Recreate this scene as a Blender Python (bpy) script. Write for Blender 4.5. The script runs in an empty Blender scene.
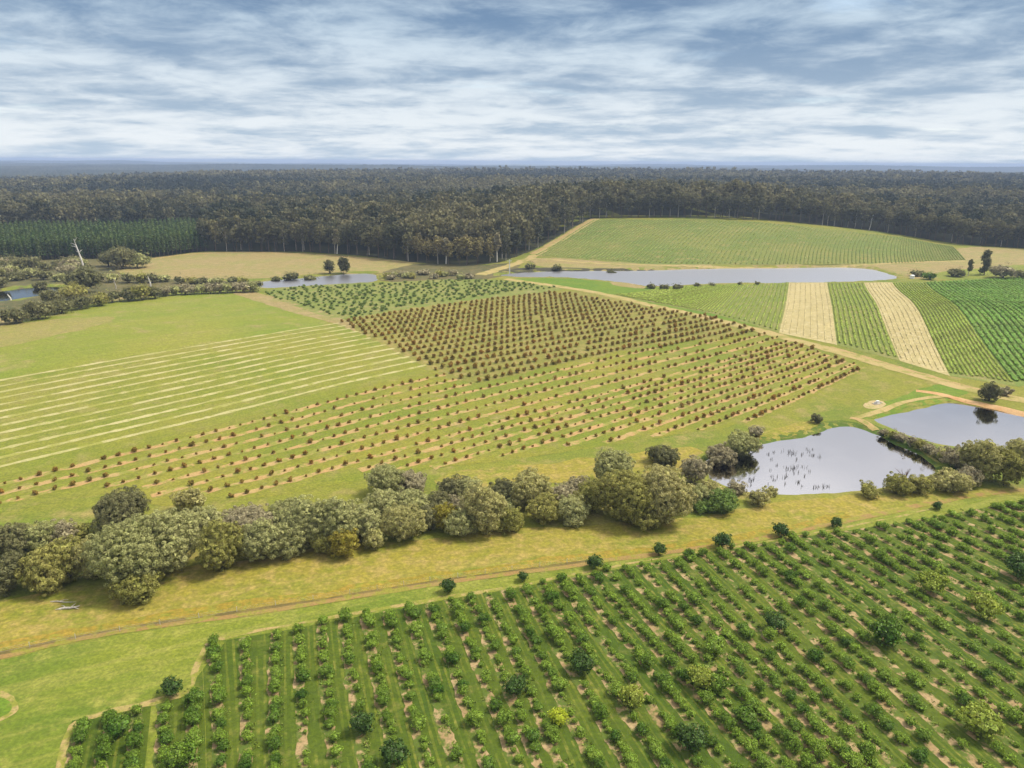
import bpy, math, random
import numpy as np
from mathutils import Vector, Matrix
from mathutils.geometry import delaunay_2d_cdt

scene = bpy.context.scene
COL = scene.collection
RNG = np.random.default_rng(7)
random.seed(7)

# ------------------------------------------------------------------ camera
F, CX, CY = 731.0, 512.0, 384.0
CAM_H = 80.0
PITCH = math.atan(222.0 / F)
ROLL = math.radians(0.34)
fwd = Vector((0, math.cos(PITCH), -math.sin(PITCH)))
up0 = Vector((0, math.sin(PITCH), math.cos(PITCH)))
rgt = Vector((1, 0, 0)) * math.cos(ROLL) + up0 * math.sin(ROLL)
upv = up0 * math.cos(ROLL) - Vector((1, 0, 0)) * math.sin(ROLL)
cd = bpy.data.cameras.new('camera')
cd.sensor_width = 36.0
cd.lens = F / 1024.0 * 36.0
cd.clip_start = 0.5
cd.clip_end = 60000
cam = bpy.data.objects.new('camera', cd)
COL.objects.link(cam)
cam.matrix_world = Matrix(((rgt.x, upv.x, -fwd.x, 0), (rgt.y, upv.y, -fwd.y, 0), (rgt.z, upv.z, -fwd.z, CAM_H), (0, 0, 0, 1)))
scene.camera = cam

# ------------------------------------------------------------------ light
SUN_ELEV, SUN_AZ = math.radians(56), math.radians(78)      # azimuth from +Y towards +X
EXPOSURE = 1.93
HAZE_DENSITY = 1.2e-4
sl = bpy.data.lights.new('sun', 'SUN')
sl.energy = 1.5
sl.angle = math.radians(14)
sl.color = (1.0, 0.92, 0.78)
sun = bpy.data.objects.new('sun', sl)
COL.objects.link(sun)
sdir = Vector((math.cos(SUN_ELEV) * math.sin(SUN_AZ), math.cos(SUN_ELEV) * math.cos(SUN_AZ), math.sin(SUN_ELEV)))
sun.rotation_euler = sdir.to_track_quat('Z', 'Y').to_euler()
sun.location = (0, 0, 300)

vs = scene.view_settings
vs.view_transform = 'Standard'
vs.look = 'None'
vs.gamma = 1.0
vs.use_curve_mapping = False
vs.exposure = EXPOSURE
cy = scene.cycles
cy.use_denoising = True
cy.max_bounces = 6
cy.diffuse_bounces = 3
cy.glossy_bounces = 3
cy.transparent_max_bounces = 8
cy.volume_bounces = 0
cy.caustics_reflective = False
cy.caustics_refractive = False


class G:
    """tiny node-graph helper"""
    def __init__(self, tree):
        self.t = tree
        self.n = tree.nodes
        self.l = tree.links

    def node(self, kind, **kw):
        n = self.n.new(kind)
        for k, v in kw.items():
            if k == 'inp':
                for a, b in v.items():
                    self.set(n.inputs[a], b)
            else:
                setattr(n, k, v)
        return n

    def set(self, sock, v):
        if isinstance(v, bpy.types.NodeSocket):
            self.l.new(v, sock)
        elif isinstance(v, (tuple, list)) and len(v) == 3 and sock.type == 'RGBA':
            sock.default_value = (*v, 1)
        else:
            sock.default_value = v

    def math(self, op, a, b=0.0, c=None, clamp=False):
        n = self.node('ShaderNodeMath', operation=op, use_clamp=clamp)
        self.set(n.inputs[0], a)
        self.set(n.inputs[1], b)
        if c is not None:
            self.set(n.inputs[2], c)
        return n.outputs[0]

    def noise(self, vec, scale, detail=3.0, rough=0.55, dist=0.0):
        n = self.node('ShaderNodeTexNoise', inp={'Vector': vec, 'Scale': scale, 'Detail': detail, 'Roughness': rough, 'Distortion': dist})
        return n.outputs['Fac']

    def ramp(self, fac, lo, hi, a=0.0, b=1.0, smooth=True):
        n = self.node('ShaderNodeMapRange', interpolation_type='SMOOTHSTEP' if smooth else 'LINEAR')
        self.set(n.inputs[0], fac)
        n.inputs[1].default_value = lo
        n.inputs[2].default_value = hi
        n.inputs[3].default_value = a
        n.inputs[4].default_value = b
        return n.outputs[0]

    def mix(self, fac, a, b, mode='MIX'):
        n = self.node('ShaderNodeMix', data_type='RGBA', blend_type=mode)
        self.set(n.inputs[0], fac)
        self.set(n.inputs[6], a)
        self.set(n.inputs[7], b)
        return n.outputs[2]

    def sep(self, v):
        n = self.node('ShaderNodeSeparateXYZ', inp={0: v})
        return n.outputs

    def comb(self, x, y, z=0.0):
        return self.node('ShaderNodeCombineXYZ', inp={0: x, 1: y, 2: z}).outputs[0]

    def pos(self):
        return self.node('ShaderNodeNewGeometry').outputs['Position']


# ------------------------------------------------------------------ world: sky with a broken cloud deck
world = bpy.data.worlds.new('World')
scene.world = world
world.use_nodes = True
g = G(world.node_tree)
g.n.clear()
sky = g.node('ShaderNodeTexSky', sky_type='NISHITA')
sky.sun_disc = False
sky.sun_elevation = SUN_ELEV
sky.sun_rotation = SUN_AZ
sky.altitude = 80
d = g.node('ShaderNodeTexCoord').outputs['Generated']
dx, dy, dz = g.sep(d)
zz = g.math('MAXIMUM', dz, 0.0)
den = g.math('ADD', zz, 0.11)
pu = g.math('DIVIDE', dx, den)
pv = g.math('DIVIDE', dy, den)
p1 = g.comb(g.math('MULTIPLY', pu, 1.0), pv, 0.37)
n1 = g.noise(p1, 2.0, 10.0, 0.62, 0.25)
p2 = g.comb(g.math('MULTIPLY', pu, 0.55), pv, 4.1)
n2 = g.noise(p2, 1.1, 3.0, 0.5, 0.2)
cl = g.math('ADD', g.math('MULTIPLY', n1, 0.55), g.math('MULTIPLY', n2, 0.45))
thin = g.ramp(zz, 0.0, 0.185, smooth=False)                 # deck seen edge-on is brighter near the horizon
cl = g.math('ADD', cl, g.math('MULTIPLY', g.math('SUBTRACT', 0.55, thin), 0.10))
light = g.ramp(cl, 0.40, 0.64)                              # thin, bright parts of the deck
base = g.mix(thin, (0.138, 0.170, 0.200), (0.038, 0.068, 0.114))
lit = g.mix(thin, (0.245, 0.255, 0.258), (0.140, 0.178, 0.212))
cloud = g.mix(light, base, lit)
gap = g.ramp(g.noise(g.comb(g.math('MULTIPLY', pu, 0.8), pv, 9.3), 1.3, 5.0, 0.6), 0.58, 0.76, 0.0, 0.18)
blue = g.node('ShaderNodeMix', data_type='RGBA', blend_type='MULTIPLY')
g.set(blue.inputs[0], 1.0)
g.set(blue.inputs[6], sky.outputs[0])
g.set(blue.inputs[7], (0.07, 0.07, 0.07))
col = g.mix(gap, cloud, blue.outputs[2])
col = g.mix(g.ramp(zz, 0.15, 0.34, 0.0, 0.9), col, g.mix(light, (0.175, 0.178, 0.184), (0.285, 0.278, 0.268)))   # even grey-white deck overhead
zen = g.ramp(zz, 0.19, 0.62, 1.0, 1.6)                        # an overcast sky is brightest overhead
bg = g.node('ShaderNodeBackground', inp={'Color': col, 'Strength': zen})
wo = g.node('ShaderNodeOutputWorld')
g.l.new(bg.outputs[0], wo.inputs['Surface'])

# ------------------------------------------------------------------ projection and terrain
def ray(px, py):
    v = fwd * F + rgt * (px - CX) - upv * (py - CY)
    v.normalize()
    return v


def flat(px, py, z=0.0):
    v = ray(px, py)
    t = (z - CAM_H) / v.z
    return (v.x * t, v.y * t)


def vnoise(x, y, seed=0):
    """smooth value noise, about -1..1"""
    x = np.asarray(x, float)
    y = np.asarray(y, float)
    xi = np.floor(x).astype(np.int64)
    yi = np.floor(y).astype(np.int64)
    fx = x - xi
    fy = y - yi
    fx = fx * fx * (3 - 2 * fx)
    fy = fy * fy * (3 - 2 * fy)

    def h(a, b):
        n = (a * 374761393 + b * 668265263 + seed * 1442695041) & 0xffffffff
        n = ((n ^ (n >> 13)) * 1274126177) & 0xffffffff
        n = n ^ (n >> 16)
        return (n & 0xffff) / 32767.5 - 1.0
    a = h(xi, yi) * (1 - fx) + h(xi + 1, yi) * fx
    b = h(xi, yi + 1) * (1 - fx) + h(xi + 1, yi + 1) * fx
    return a * (1 - fy) + b * fy


def sstep(a, b, x):
    t = np.clip((x - a) / (b - a), 0, 1)
    return t * t * (3 - 2 * t)


M1 = flat(110, 352)
M2 = flat(935, 322)


def H0(x, y):
    x = np.asarray(x, float)
    y = np.asarray(y, float)
    z = 5.0 * np.exp(-(((x - M1[0]) / 85) ** 2 + ((y - M1[1]) / 60) ** 2) / 2)
    z = z + 7.0 * np.exp(-(((x - M2[0] - 15) / 75) ** 2 + ((y - M2[1]) / 55) ** 2) / 2)
    z = z + 23.0 * np.exp(-((np.maximum(np.abs(x - 165) - 40, 0) / 150) ** 2 + (np.maximum(np.abs(y - 930) - 70, 0) / 105) ** 2) / 2)
    r = np.hypot(x, y)
    k = sstep(950, 1800, r)
    z = z + k * (10 * vnoise(x / 700 + 3.1, y / 560, 1) + 17 * vnoise(x / 1900 + 7.7, y / 1100, 2) + 2)
    k2 = sstep(3000, 9000, r)
    z = z + k2 * (38 * vnoise(x / 2800 + .3, y / 1500 + .6, 3) + 4)
    return z


def seg_sdf(P, x, y):
    """signed distance to polygon P, positive inside"""
    x = np.asarray(x, float)
    y = np.asarray(y, float)
    d2 = np.full(x.shape, 1e18)
    ins = np.zeros(x.shape, bool)
    n = len(P)
    for i in range(n):
        ax, ay = P[i]
        bx, by = P[(i + 1) % n]
        ex, ey = bx - ax, by - ay
        t = np.clip(((x - ax) * ex + (y - ay) * ey) / (ex * ex + ey * ey + 1e-12), 0, 1)
        d2 = np.minimum(d2, (x - ax - t * ex) ** 2 + (y - ay - t * ey) ** 2)
        c = ((ay > y) != (by > y))
        with np.errstate(divide='ignore', invalid='ignore'):
            xi = (bx - ax) * (y - ay) / (by - ay + 1e-12) + ax
        ins ^= c & (x < xi)
    d = np.sqrt(d2)
    return np.where(ins, d, -d)


def smooth_poly(P, it=2, closed=True):
    P = [tuple(p) for p in P]
    for _ in range(it):
        Q = []
        n = len(P)
        for i in range(n if closed else n - 1):
            a, b = P[i], P[(i + 1) % n]
            Q.append((a[0] * .75 + b[0] * .25, a[1] * .75 + b[1] * .25))
            Q.append((a[0] * .25 + b[0] * .75, a[1] * .25 + b[1] * .75))
        if not closed:
            Q = [P[0]] + Q + [P[-1]]
        P = Q
    return P


def wobble(P, step, amp, seed, freq=0.25):
    """densify a closed polygon and make its outline uneven"""
    out = []
    n = len(P)
    for i in range(n):
        a, b = np.array(P[i]), np.array(P[(i + 1) % n])
        L = np.linalg.norm(b - a)
        k = max(1, int(L / step))
        for j in range(k):
            p = a + (b - a) * j / k
            ox = float(vnoise(p[0] * freq, p[1] * freq, seed)) + .5 * float(vnoise(p[0] * freq * 2.7, p[1] * freq * 2.7, seed + 5))
            oy = float(vnoise(p[0] * freq + 31, p[1] * freq + 17, seed + 1)) + .5 * float(vnoise(p[0] * freq * 2.7 + 9, p[1] * freq * 2.7, seed + 6))
            out.append((p[0] + amp * ox, p[1] + amp * oy))
    return out


POND_PX = {
    'near_pond': [(704, 462), (722, 455), (745, 449), (762, 443), (802, 438), (819, 433), (832, 427), (850, 426), (876, 434), (896, 444), (920, 456),
                  (939, 467), (925, 478), (888, 487), (860, 490.5), (820, 494), (774, 495.5), (745, 492), (722, 486), (706, 474)],
    'side_pond': [(873, 420), (902, 413), (939, 403.5), (956, 402.5), (979, 407), (1024, 417), (1085, 431), (1080, 458), (1024, 461), (985, 455), (955, 447), (932, 442), (905, 434), (880, 425)],
    'long_lake': [(496, 276), (512, 273), (562, 271), (637, 271), (697, 268.8), (768, 268.4), (863, 267), (886, 273), (906, 279.5), (830, 283), (768, 283.5), (740, 283), (690, 285),
                  (650, 287), (620, 282), (560, 277), (520, 277.5)],
    'back_lake': [(248, 284), (270, 280.5), (300, 278.5), (335, 275), (372, 273), (379, 278), (374, 283), (340, 284), (300, 287), (262, 289)],
    'creek_water': [(-40, 296), (0, 291.5), (40, 286.5), (70, 287), (66, 291), (35, 297), (0, 302), (-40, 308)],
}
PONDS = {}
for nm, P in POND_PX.items():
    zw = -0.7
    for _ in range(2):
        W = [flat(a, b, zw) for a, b in P]
        zw = float(np.min(H0(np.array([w[0] for w in W]), np.array([w[1] for w in W])))) - (0.7 if 'pond' in nm else 0.9)
    W = wobble(smooth_poly(W, 2), 3.0, 0.8 if 'pond' in nm else 1.4, 11)
    PONDS[nm] = (W, zw, (min(w[0] for w in W), max(w[0] for w in W), min(w[1] for w in W), max(w[1] for w in W)))


def Hn(x, y):
    x = np.atleast_1d(np.asarray(x, float))
    y = np.atleast_1d(np.asarray(y, float))
    z = H0(x, y)
    for W, zw, bb in PONDS.values():
        m = (x > bb[0] - 12) & (x < bb[1] + 12) & (y > bb[2] - 12) & (y < bb[3] + 12)
        if m.any():
            s = seg_sdf(W, x[m], y[m])
            z[m] = np.minimum(z[m], np.maximum(zw - 0.33 * s, zw - 1.6))
    return z


def H(x, y):
    return float(Hn([x], [y])[0])


_TS = np.concatenate([np.geomspace(60, 3000, 1400), np.geomspace(3010, 20000, 200)])


def at(px, py, lift=0.0):
    """the ground point seen at a pixel of the photograph"""
    v = ray(px, py)
    z = CAM_H + v.z * _TS - H0(v.x * _TS, v.y * _TS) - lift
    i = int(np.argmax(z < 0)) if (z < 0).any() else len(_TS) - 1
    a, b = _TS[max(i - 1, 0)], _TS[i]
    for _ in range(25):
        m = (a + b) / 2
        if CAM_H + v.z * m - float(H0(v.x * m, v.y * m)) - lift > 0:
            a = m
        else:
            b = m
    return (v.x * b, v.y * b)


def depth(x, y, z=0.0):
    return (Vector((x, y, z - CAM_H))).dot(fwd)


def project(x, y, z):
    v = Vector((x, y, z - CAM_H))
    d = v.dot(fwd)
    return (CX + F * v.dot(rgt) / d, CY - F * v.dot(upv) / d)


def in_view(x, y, z=0.0, m=12):
    if depth(x, y, z) < 5:
        return False
    px, py = project(x, y, z)
    return -m < px < 1024 + m and -m < py < 768 + m


# ------------------------------------------------------------------ materials
MATS = {}


def material(name, fn, rough=0.85, spec=0.15, leafy=False):
    m = bpy.data.materials.new(name)
    m.use_nodes = True
    gg = G(m.node_tree)
    b = m.node_tree.nodes['Principled BSDF']
    b.inputs['Roughness'].default_value = rough
    b.inputs['Specular IOR Level'].default_value = spec
    c = fn(gg, b)
    if c is not None:
        gg.set(b.inputs['Base Color'], c)
    if leafy and c is not None:
        tr = gg.node('ShaderNodeBsdfTranslucent', inp={'Color': c})
        mx = gg.node('ShaderNodeMixShader', inp={0: 0.32})
        gg.l.new(b.outputs[0], mx.inputs[1])
        gg.l.new(tr.outputs[0], mx.inputs[2])
        gg.l.new(mx.outputs[0], m.node_tree.nodes['Material Output'].inputs['Surface'])
    MATS[name] = m
    return m


def grass_fn(a, b, dry, dry_amt=0.3, big=0.02, streak=None, bump=0.25, fine=1.6):
    def fn(g, bs):
        p = g.pos()
        x, y, z = g.sep(p)
        n_big = g.noise(p, big, 3, 0.6, 0.4)
        n_mid = g.noise(p, big * 7, 4, 0.62)
        n_fine = g.noise(p, fine, 4, 0.7)
        c = g.mix(g.ramp(n_big, 0.36, 0.64), a, b)
        c = g.mix(g.ramp(n_mid, 0.62 - dry_amt * .45, 0.86 - dry_amt * .4), c, dry)
        if streak:
            ang, sc, amt = streak
            u = g.math('ADD', g.math('MULTIPLY', x, math.cos(ang)), g.math('MULTIPLY', y, math.sin(ang)))
            w = g.math('SUBTRACT', g.math('MULTIPLY', y, math.cos(ang)), g.math('MULTIPLY', x, math.sin(ang)))
            s = g.noise(g.comb(g.math('MULTIPLY', u, 0.03), g.math('MULTIPLY', w, 0.9), 2.0), sc, 4, 0.6)
            c = g.mix(g.ramp(s, 0.42, 0.72, 0.0, amt), c, dry)
        n_tuft = g.noise(p, 0.42, 4, 0.72, 0.6)
        c = g.mix(g.ramp(n_tuft, 0.40, 0.66, 0.34, 0.0), c, g.mix(0.55, c, (0.03, 0.05, 0.008)))
        c = g.mix(g.ramp(n_fine, 0.30, 0.75, 0.0, 1.0), g.mix(0.48, c, (0.02, 0.035, 0.006), 'MIX'), c)
        bm = g.node('ShaderNodeBump', inp={'Strength': bump, 'Distance': 0.3, 'Height': n_fine})
        g.l.new(bm.outputs[0], bs.inputs['Normal'])
        return c
    return fn


def soil_fn(a, b, grass, amt=0.4, sc=0.5):
    def fn(g, bs):
        p = g.pos()
        c = g.mix(g.ramp(g.noise(p, sc * .6, 3), 0.35, 0.65), a, b)
        c = g.mix(g.ramp(g.noise(p, sc, 4, 0.65), 0.66 - amt * .4, 0.80 - amt * .4), c, grass)
        c = g.mix(g.ramp(g.noise(p, 2.3, 3, 0.7), 0.3, 0.6, 0.35, 0.0), c, (0.05, 0.04, 0.02))
        return c
    return fn


def leaf_fn(a, b, var=0.5, scale=0.35, tone=False):
    def fn(g, bs):
        ge = g.node('ShaderNodeNewGeometry')
        oi = g.node('ShaderNodeObjectInfo')
        r = g.math('ADD', g.math('MULTIPLY', oi.outputs['Random'], 0.55), g.math('MULTIPLY', g.noise(ge.outputs['Position'], scale, 2), 0.6))
        if tone:
            at_ = g.node('ShaderNodeAttribute', attribute_name='tone')
            r = at_.outputs['Fac']
        c = g.mix(g.ramp(r, 0.2, 0.85, smooth=False), a, b)
        isl = ge.outputs['Random Per Island']
        hs = g.node('ShaderNodeHueSaturation', inp={'Hue': g.ramp(isl, 0, 1, 0.488, 0.512, False), 'Saturation': 1.0,
                                                    'Value': g.ramp(isl, 0, 1, 1 - var, 1 + var, False), 'Fac': 1.0, 'Color': c})
        return hs.outputs[0]
    return fn


GREEN = (0.165, 0.205, 0.024)
YELLOWISH = (0.250, 0.240, 0.032)
DRY = (0.330, 0.265, 0.085)
material('meadow', grass_fn(GREEN, YELLOWISH, DRY, 0.35, 0.018, None))
material('mown_grass', grass_fn((0.135, 0.190, 0.018), (0.215, 0.240, 0.026), (0.30, 0.29, 0.06), 0.3, 0.03, (math.radians(24), 0.5, 0.75)))
material('pasture', grass_fn((0.200, 0.250, 0.024), (0.275, 0.275, 0.038), (0.34, 0.28, 0.10), 0.22, 0.012, (math.radians(42), 0.35, 0.35)))
material('dry_pasture', grass_fn((0.310, 0.265, 0.070), (0.270, 0.260, 0.055), (0.34, 0.27, 0.10), 0.4, 0.05, (math.radians(42), 0.35, 0.35)))
material('striped_field', grass_fn((0.200, 0.230, 0.024), (0.265, 0.252, 0.036), (0.30, 0.26, 0.08), 0.25, 0.02, (math.radians(42), 0.5, 0.4)))
material('sapling_grass', grass_fn((0.185, 0.220, 0.020), (0.265, 0.245, 0.030), (0.30, 0.25, 0.08), 0.25, 0.02, (math.radians(42), 0.5, 0.3)))
material('dense_grass', grass_fn((0.225, 0.215, 0.042), (0.280, 0.245, 0.055), (0.34, 0.26, 0.09), 0.4, 0.03, None))
material('golden_grass', grass_fn((0.225, 0.235, 0.026), (0.320, 0.262, 0.036), (0.40, 0.295, 0.085), 0.42, 0.045, (math.radians(20), 0.5, 0.5), 0.5, 1.1))
material('golden_fringe', grass_fn((0.330, 0.235, 0.028), (0.380, 0.250, 0.040), (0.24, 0.235, 0.03), 0.5, 0.06, None, 0.4, 1.1))
material('ditch', soil_fn((0.12, 0.095, 0.03), (0.16, 0.12, 0.04), (0.20, 0.19, 0.03), 0.45, 0.3))
material('margin_dirt', soil_fn((0.33, 0.245, 0.10), (0.29, 0.235, 0.08), (0.19, 0.20, 0.03), 0.58, 0.35))
material('dark_shore_band', soil_fn((0.040, 0.040, 0.026), (0.055, 0.052, 0.03), (0.10, 0.10, 0.035), 0.35, 0.12))
material('dry_grass', grass_fn((0.34, 0.255, 0.105), (0.30, 0.265, 0.085), (0.40, 0.29, 0.14), 0.4, 0.02, None))
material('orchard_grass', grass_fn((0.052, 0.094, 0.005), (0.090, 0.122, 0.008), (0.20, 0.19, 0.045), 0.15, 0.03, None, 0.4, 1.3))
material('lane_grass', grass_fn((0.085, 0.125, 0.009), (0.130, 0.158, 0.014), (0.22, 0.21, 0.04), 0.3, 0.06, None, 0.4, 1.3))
material('vine_grass', grass_fn((0.190, 0.230, 0.045), (0.235, 0.245, 0.060), (0.33, 0.28, 0.11), 0.3, 0.02, None))
material('dark_vine_grass', grass_fn((0.165, 0.230, 0.044), (0.200, 0.245, 0.052), (0.27, 0.27, 0.07), 0.15, 0.02, None))
material('hill_vine_grass', grass_fn((0.155, 0.200, 0.034), (0.225, 0.230, 0.050), (0.30, 0.25, 0.08), 0.3, 0.012, None))
material('straw_mulch', grass_fn((0.52, 0.42, 0.20), (0.46, 0.37, 0.17), (0.57, 0.47, 0.26), 0.4, 0.04, None))
material('bright_grass', grass_fn((0.125, 0.215, 0.016), (0.165, 0.235, 0.022), (0.2, 0.23, 0.04), 0.2, 0.05, None))
material('bank_grass', grass_fn((0.070, 0.125, 0.014), (0.115, 0.160, 0.020), (0.21, 0.18, 0.05), 0.3, 0.07, None))
material('forest_floor', grass_fn((0.035, 0.032, 0.016), (0.042, 0.038, 0.018), (0.07, 0.055, 0.03), 0.3, 0.02, None))  # darkened to carry the shade between the crowns in its colour
material('scrub_ground', grass_fn((0.100, 0.095, 0.040), (0.150, 0.120, 0.050), (0.2, 0.15, 0.07), 0.4, 0.03, None))
material('dirt_road', soil_fn((0.36, 0.25, 0.11), (0.31, 0.235, 0.09), (0.20, 0.20, 0.04), 0.40, 0.3))
material('tan_road', soil_fn((0.37, 0.28, 0.12), (0.33, 0.265, 0.10), (0.24, 0.22, 0.055), 0.45, 0.15))
material('orange_dirt', soil_fn((0.42, 0.235, 0.095), (0.46, 0.30, 0.15), (0.28, 0.2, 0.06), 0.2, 0.3))
material('faint_track', soil_fn((0.255, 0.160, 0.055), (0.25, 0.18, 0.058), (0.21, 0.20, 0.03), 0.52, 0.30))
material('pale_strip', soil_fn((0.395, 0.355, 0.165), (0.33, 0.310, 0.115), (0.25, 0.25, 0.050), 0.46, 0.16))
material('soil_strip', soil_fn((0.385, 0.235, 0.098), (0.36, 0.255, 0.105), (0.215, 0.215, 0.040), 0.52, 0.22))
material('orchard_soil', soil_fn((0.255, 0.175, 0.080), (0.34, 0.245, 0.125), (0.075, 0.110, 0.014), 0.62, 0.42))
material('bare_patch', soil_fn((0.40, 0.30, 0.16), (0.36, 0.29, 0.14), (0.27, 0.26, 0.07), 0.45, 0.3))


def water_fn(c):
    def fn(g, bs):
        p = g.pos()
        bs.inputs['IOR'].default_value = 1.6
        bs.inputs['Metallic'].default_value = 1.0
        n = g.noise(p, 1.6, 3, 0.6)
        n2 = g.noise(p, 0.12, 2, 0.5)
        bm = g.node('ShaderNodeBump', inp={'Strength': g.ramp(n2, 0.4, 0.65, 0.02, 0.11), 'Distance': 0.2, 'Height': n})
        g.l.new(bm.outputs[0], bs.inputs['Normal'])
        return c
    return fn


material('pond_water', water_fn((0.72, 0.69, 0.70)), 0.06)
material('lake_water', water_fn((0.58, 0.57, 0.59)), 0.34)
material('creek_dark_water', water_fn((0.14, 0.135, 0.12)), 0.10)

LEAF = {
    'G': ((0.335, 0.340, 0.128), (0.420, 0.412, 0.172)),    # grey green
    'O': ((0.270, 0.265, 0.062), (0.345, 0.320, 0.090)),    # olive
    'D': ((0.155, 0.155, 0.062), (0.220, 0.210, 0.090)),    # dark
    'Y': ((0.310, 0.270, 0.040), (0.360, 0.295, 0.050)),    # golden
    'P': ((0.375, 0.355, 0.125), (0.440, 0.400, 0.160)),    # pale yellow green
    'B': ((0.315, 0.275, 0.160), (0.375, 0.330, 0.195)),    # brownish grey
    'N': ((0.135, 0.215, 0.035), (0.190, 0.260, 0.060)),    # fresh green
}
for k, (a, b) in LEAF.items():
    material('foliage_' + k, leaf_fn(a, b, 0.45, 0.3), 0.7, 0.25, leafy=True)
material('orchard_leaf', leaf_fn((0.05, 0.125, 0.006), (0.245, 0.35, 0.034), 0.55, 0.30), 0.55, 0.35, leafy=True)
material('orchard_leaf_dark', leaf_fn((0.055, 0.108, 0.016), (0.08, 0.138, 0.02), 0.5, 0.2), 0.55, 0.35, leafy=True)
material('orchard_leaf_lime', leaf_fn((0.46, 0.52, 0.03), (0.5, 0.55, 0.035), 0.4, 0.2), 0.55, 0.35, leafy=True)
material('orchard_leaf_yellow', leaf_fn((0.27, 0.34, 0.04), (0.33, 0.37, 0.05), 0.4, 0.2), 0.55, 0.35, leafy=True)
material('weed_leaf', leaf_fn((0.150, 0.215, 0.028), (0.235, 0.275, 0.050), 0.5, 0.25), 0.7, 0.2, leafy=True)
material('sapling_leaf', leaf_fn((0.4, 0.205, 0.04), (0.25, 0.195, 0.042), 0.5, 0.15), 0.7, 0.2, leafy=True)
material('small_tree_leaf', leaf_fn((0.16, 0.24, 0.05), (0.24, 0.3, 0.075), 0.5, 0.08), 0.7, 0.2, leafy=True)
material('forest_leaf', leaf_fn((0.036, 0.045, 0.023), (0.175, 0.16, 0.076), 0.25, 0.1, tone=True), 0.75, 0.2, leafy=True)  # dark end lowered: shade between crowns is put into the leaf colour
material('far_forest_shaded_leaf', leaf_fn((0.016, 0.024, 0.016), (0.062, 0.066, 0.044), 0.2, 0.1, tone=True), 0.85, 0.1)  # self-shadowing too fine for the canopy mesh is darkened into this colour
material('edge_leaf', leaf_fn((0.07, 0.076, 0.036), (0.17, 0.156, 0.07), 0.28, 0.06), 0.75, 0.2, leafy=True)
material('olive_edge_leaf', leaf_fn((0.19, 0.165, 0.062), (0.23, 0.19, 0.08), 0.5, 0.06), 0.75, 0.2, leafy=True)
material('pine_leaf', leaf_fn((0.055, 0.092, 0.024), (0.11, 0.145, 0.042), 0.5, 0.05, tone=True), 0.75, 0.2, leafy=True)
material('pine_edge_leaf', leaf_fn((0.055, 0.092, 0.024), (0.105, 0.135, 0.04), 0.5, 0.05), 0.75, 0.2, leafy=True)
material('vine_leaf', leaf_fn((0.235, 0.305, 0.035), (0.275, 0.33, 0.05), 0.4, 0.05), 0.7, 0.2, leafy=True)
material('dark_vine_leaf', leaf_fn((0.15, 0.27, 0.036), (0.19, 0.3, 0.048), 0.4, 0.05), 0.7, 0.2, leafy=True)
material('hill_vine_leaf', leaf_fn((0.185, 0.24, 0.05), (0.23, 0.26, 0.065), 0.4, 0.03), 0.7, 0.2, leafy=True)
material('sparse_vine_leaf', leaf_fn((0.5, 0.43, 0.2), (0.53, 0.46, 0.23), 0.4, 0.05), 0.7, 0.2, leafy=True)


def bark_fn(a, b):
    def fn(g, bs):
        p = g.pos()
        x, y, z = g.sep(p)
        n = g.noise(g.comb(g.math('MULTIPLY', x, 3.0), g.math('MULTIPLY', y, 3.0), z), 0.8, 4, 0.6)
        return g.mix(g.ramp(n, 0.35, 0.65), a, b)
    return fn


material('brown_bark', bark_fn((0.09, 0.065, 0.045), (0.16, 0.12, 0.085)))
material('pale_bark', bark_fn((0.30, 0.26, 0.21), (0.46, 0.42, 0.36)))
material('white_wood', bark_fn((0.55, 0.52, 0.47), (0.70, 0.67, 0.62)))
material('grey_wood', bark_fn((0.30, 0.27, 0.23), (0.50, 0.46, 0.40)))
material('dead_twig', bark_fn((0.16, 0.11, 0.09), (0.24, 0.17, 0.14)))
material('fence_wood', bark_fn((0.36, 0.33, 0.28), (0.5, 0.47, 0.42)))
material('steel', lambda g, b: g.mix(g.noise(g.pos(), 4.0), (0.30, 0.30, 0.30), (0.42, 0.42, 0.41)), 0.45, 0.5)
material('white_paint', lambda g, b: g.mix(g.ramp(g.noise(g.pos(), 2.5, 4), .45, .7), (0.74, 0.74, 0.72), (0.58, 0.56, 0.52)), 0.5, 0.4)
material('reed', leaf_fn((0.050, 0.045, 0.035), (0.085, 0.072, 0.05), 0.4, 0.5), leafy=True)


# ------------------------------------------------------------------ mesh helpers
def mesh_polys(name, V, k, mats, tone=None):
    """V: (n*k, 3) points, n separate k-gons"""
    V = np.ascontiguousarray(V, np.float32).reshape(-1, 3)
    n = len(V) // k
    me = bpy.data.meshes.new(name)
    me.vertices.add(len(V))
    me.vertices.foreach_set('co', V.ravel())
    me.loops.add(len(V))
    me.loops.foreach_set('vertex_index', np.arange(len(V), dtype=np.int32))
    me.polygons.add(n)
    me.polygons.foreach_set('loop_start', np.arange(0, len(V), k, dtype=np.int32))
    if tone is not None:
        a = me.attributes.new('tone', 'FLOAT', 'FACE')
        a.data.foreach_set('value', np.ascontiguousarray(tone, np.float32))
    me.update(calc_edges=True)
    me.materials.append(MATS[mats])
    return me


def mesh_pd(name, verts, faces, mat, smooth=False, uvs=None):
    me = bpy.data.meshes.new(name)
    me.from_pydata([tuple(map(float, v)) for v in verts], [], faces)
    me.materials.append(MATS[mat])
    if smooth:
        for p in me.polygons:
            p.use_smooth = True
    if uvs is not None:
        uv = me.uv_layers.new(name='UVMap')
        vi = np.empty(len(me.loops), np.int32)
        me.loops.foreach_get('vertex_index', vi)
        uv.data.foreach_set('uv', np.asarray(uvs, np.float32)[vi].ravel())
    me.update()
    return me


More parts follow.
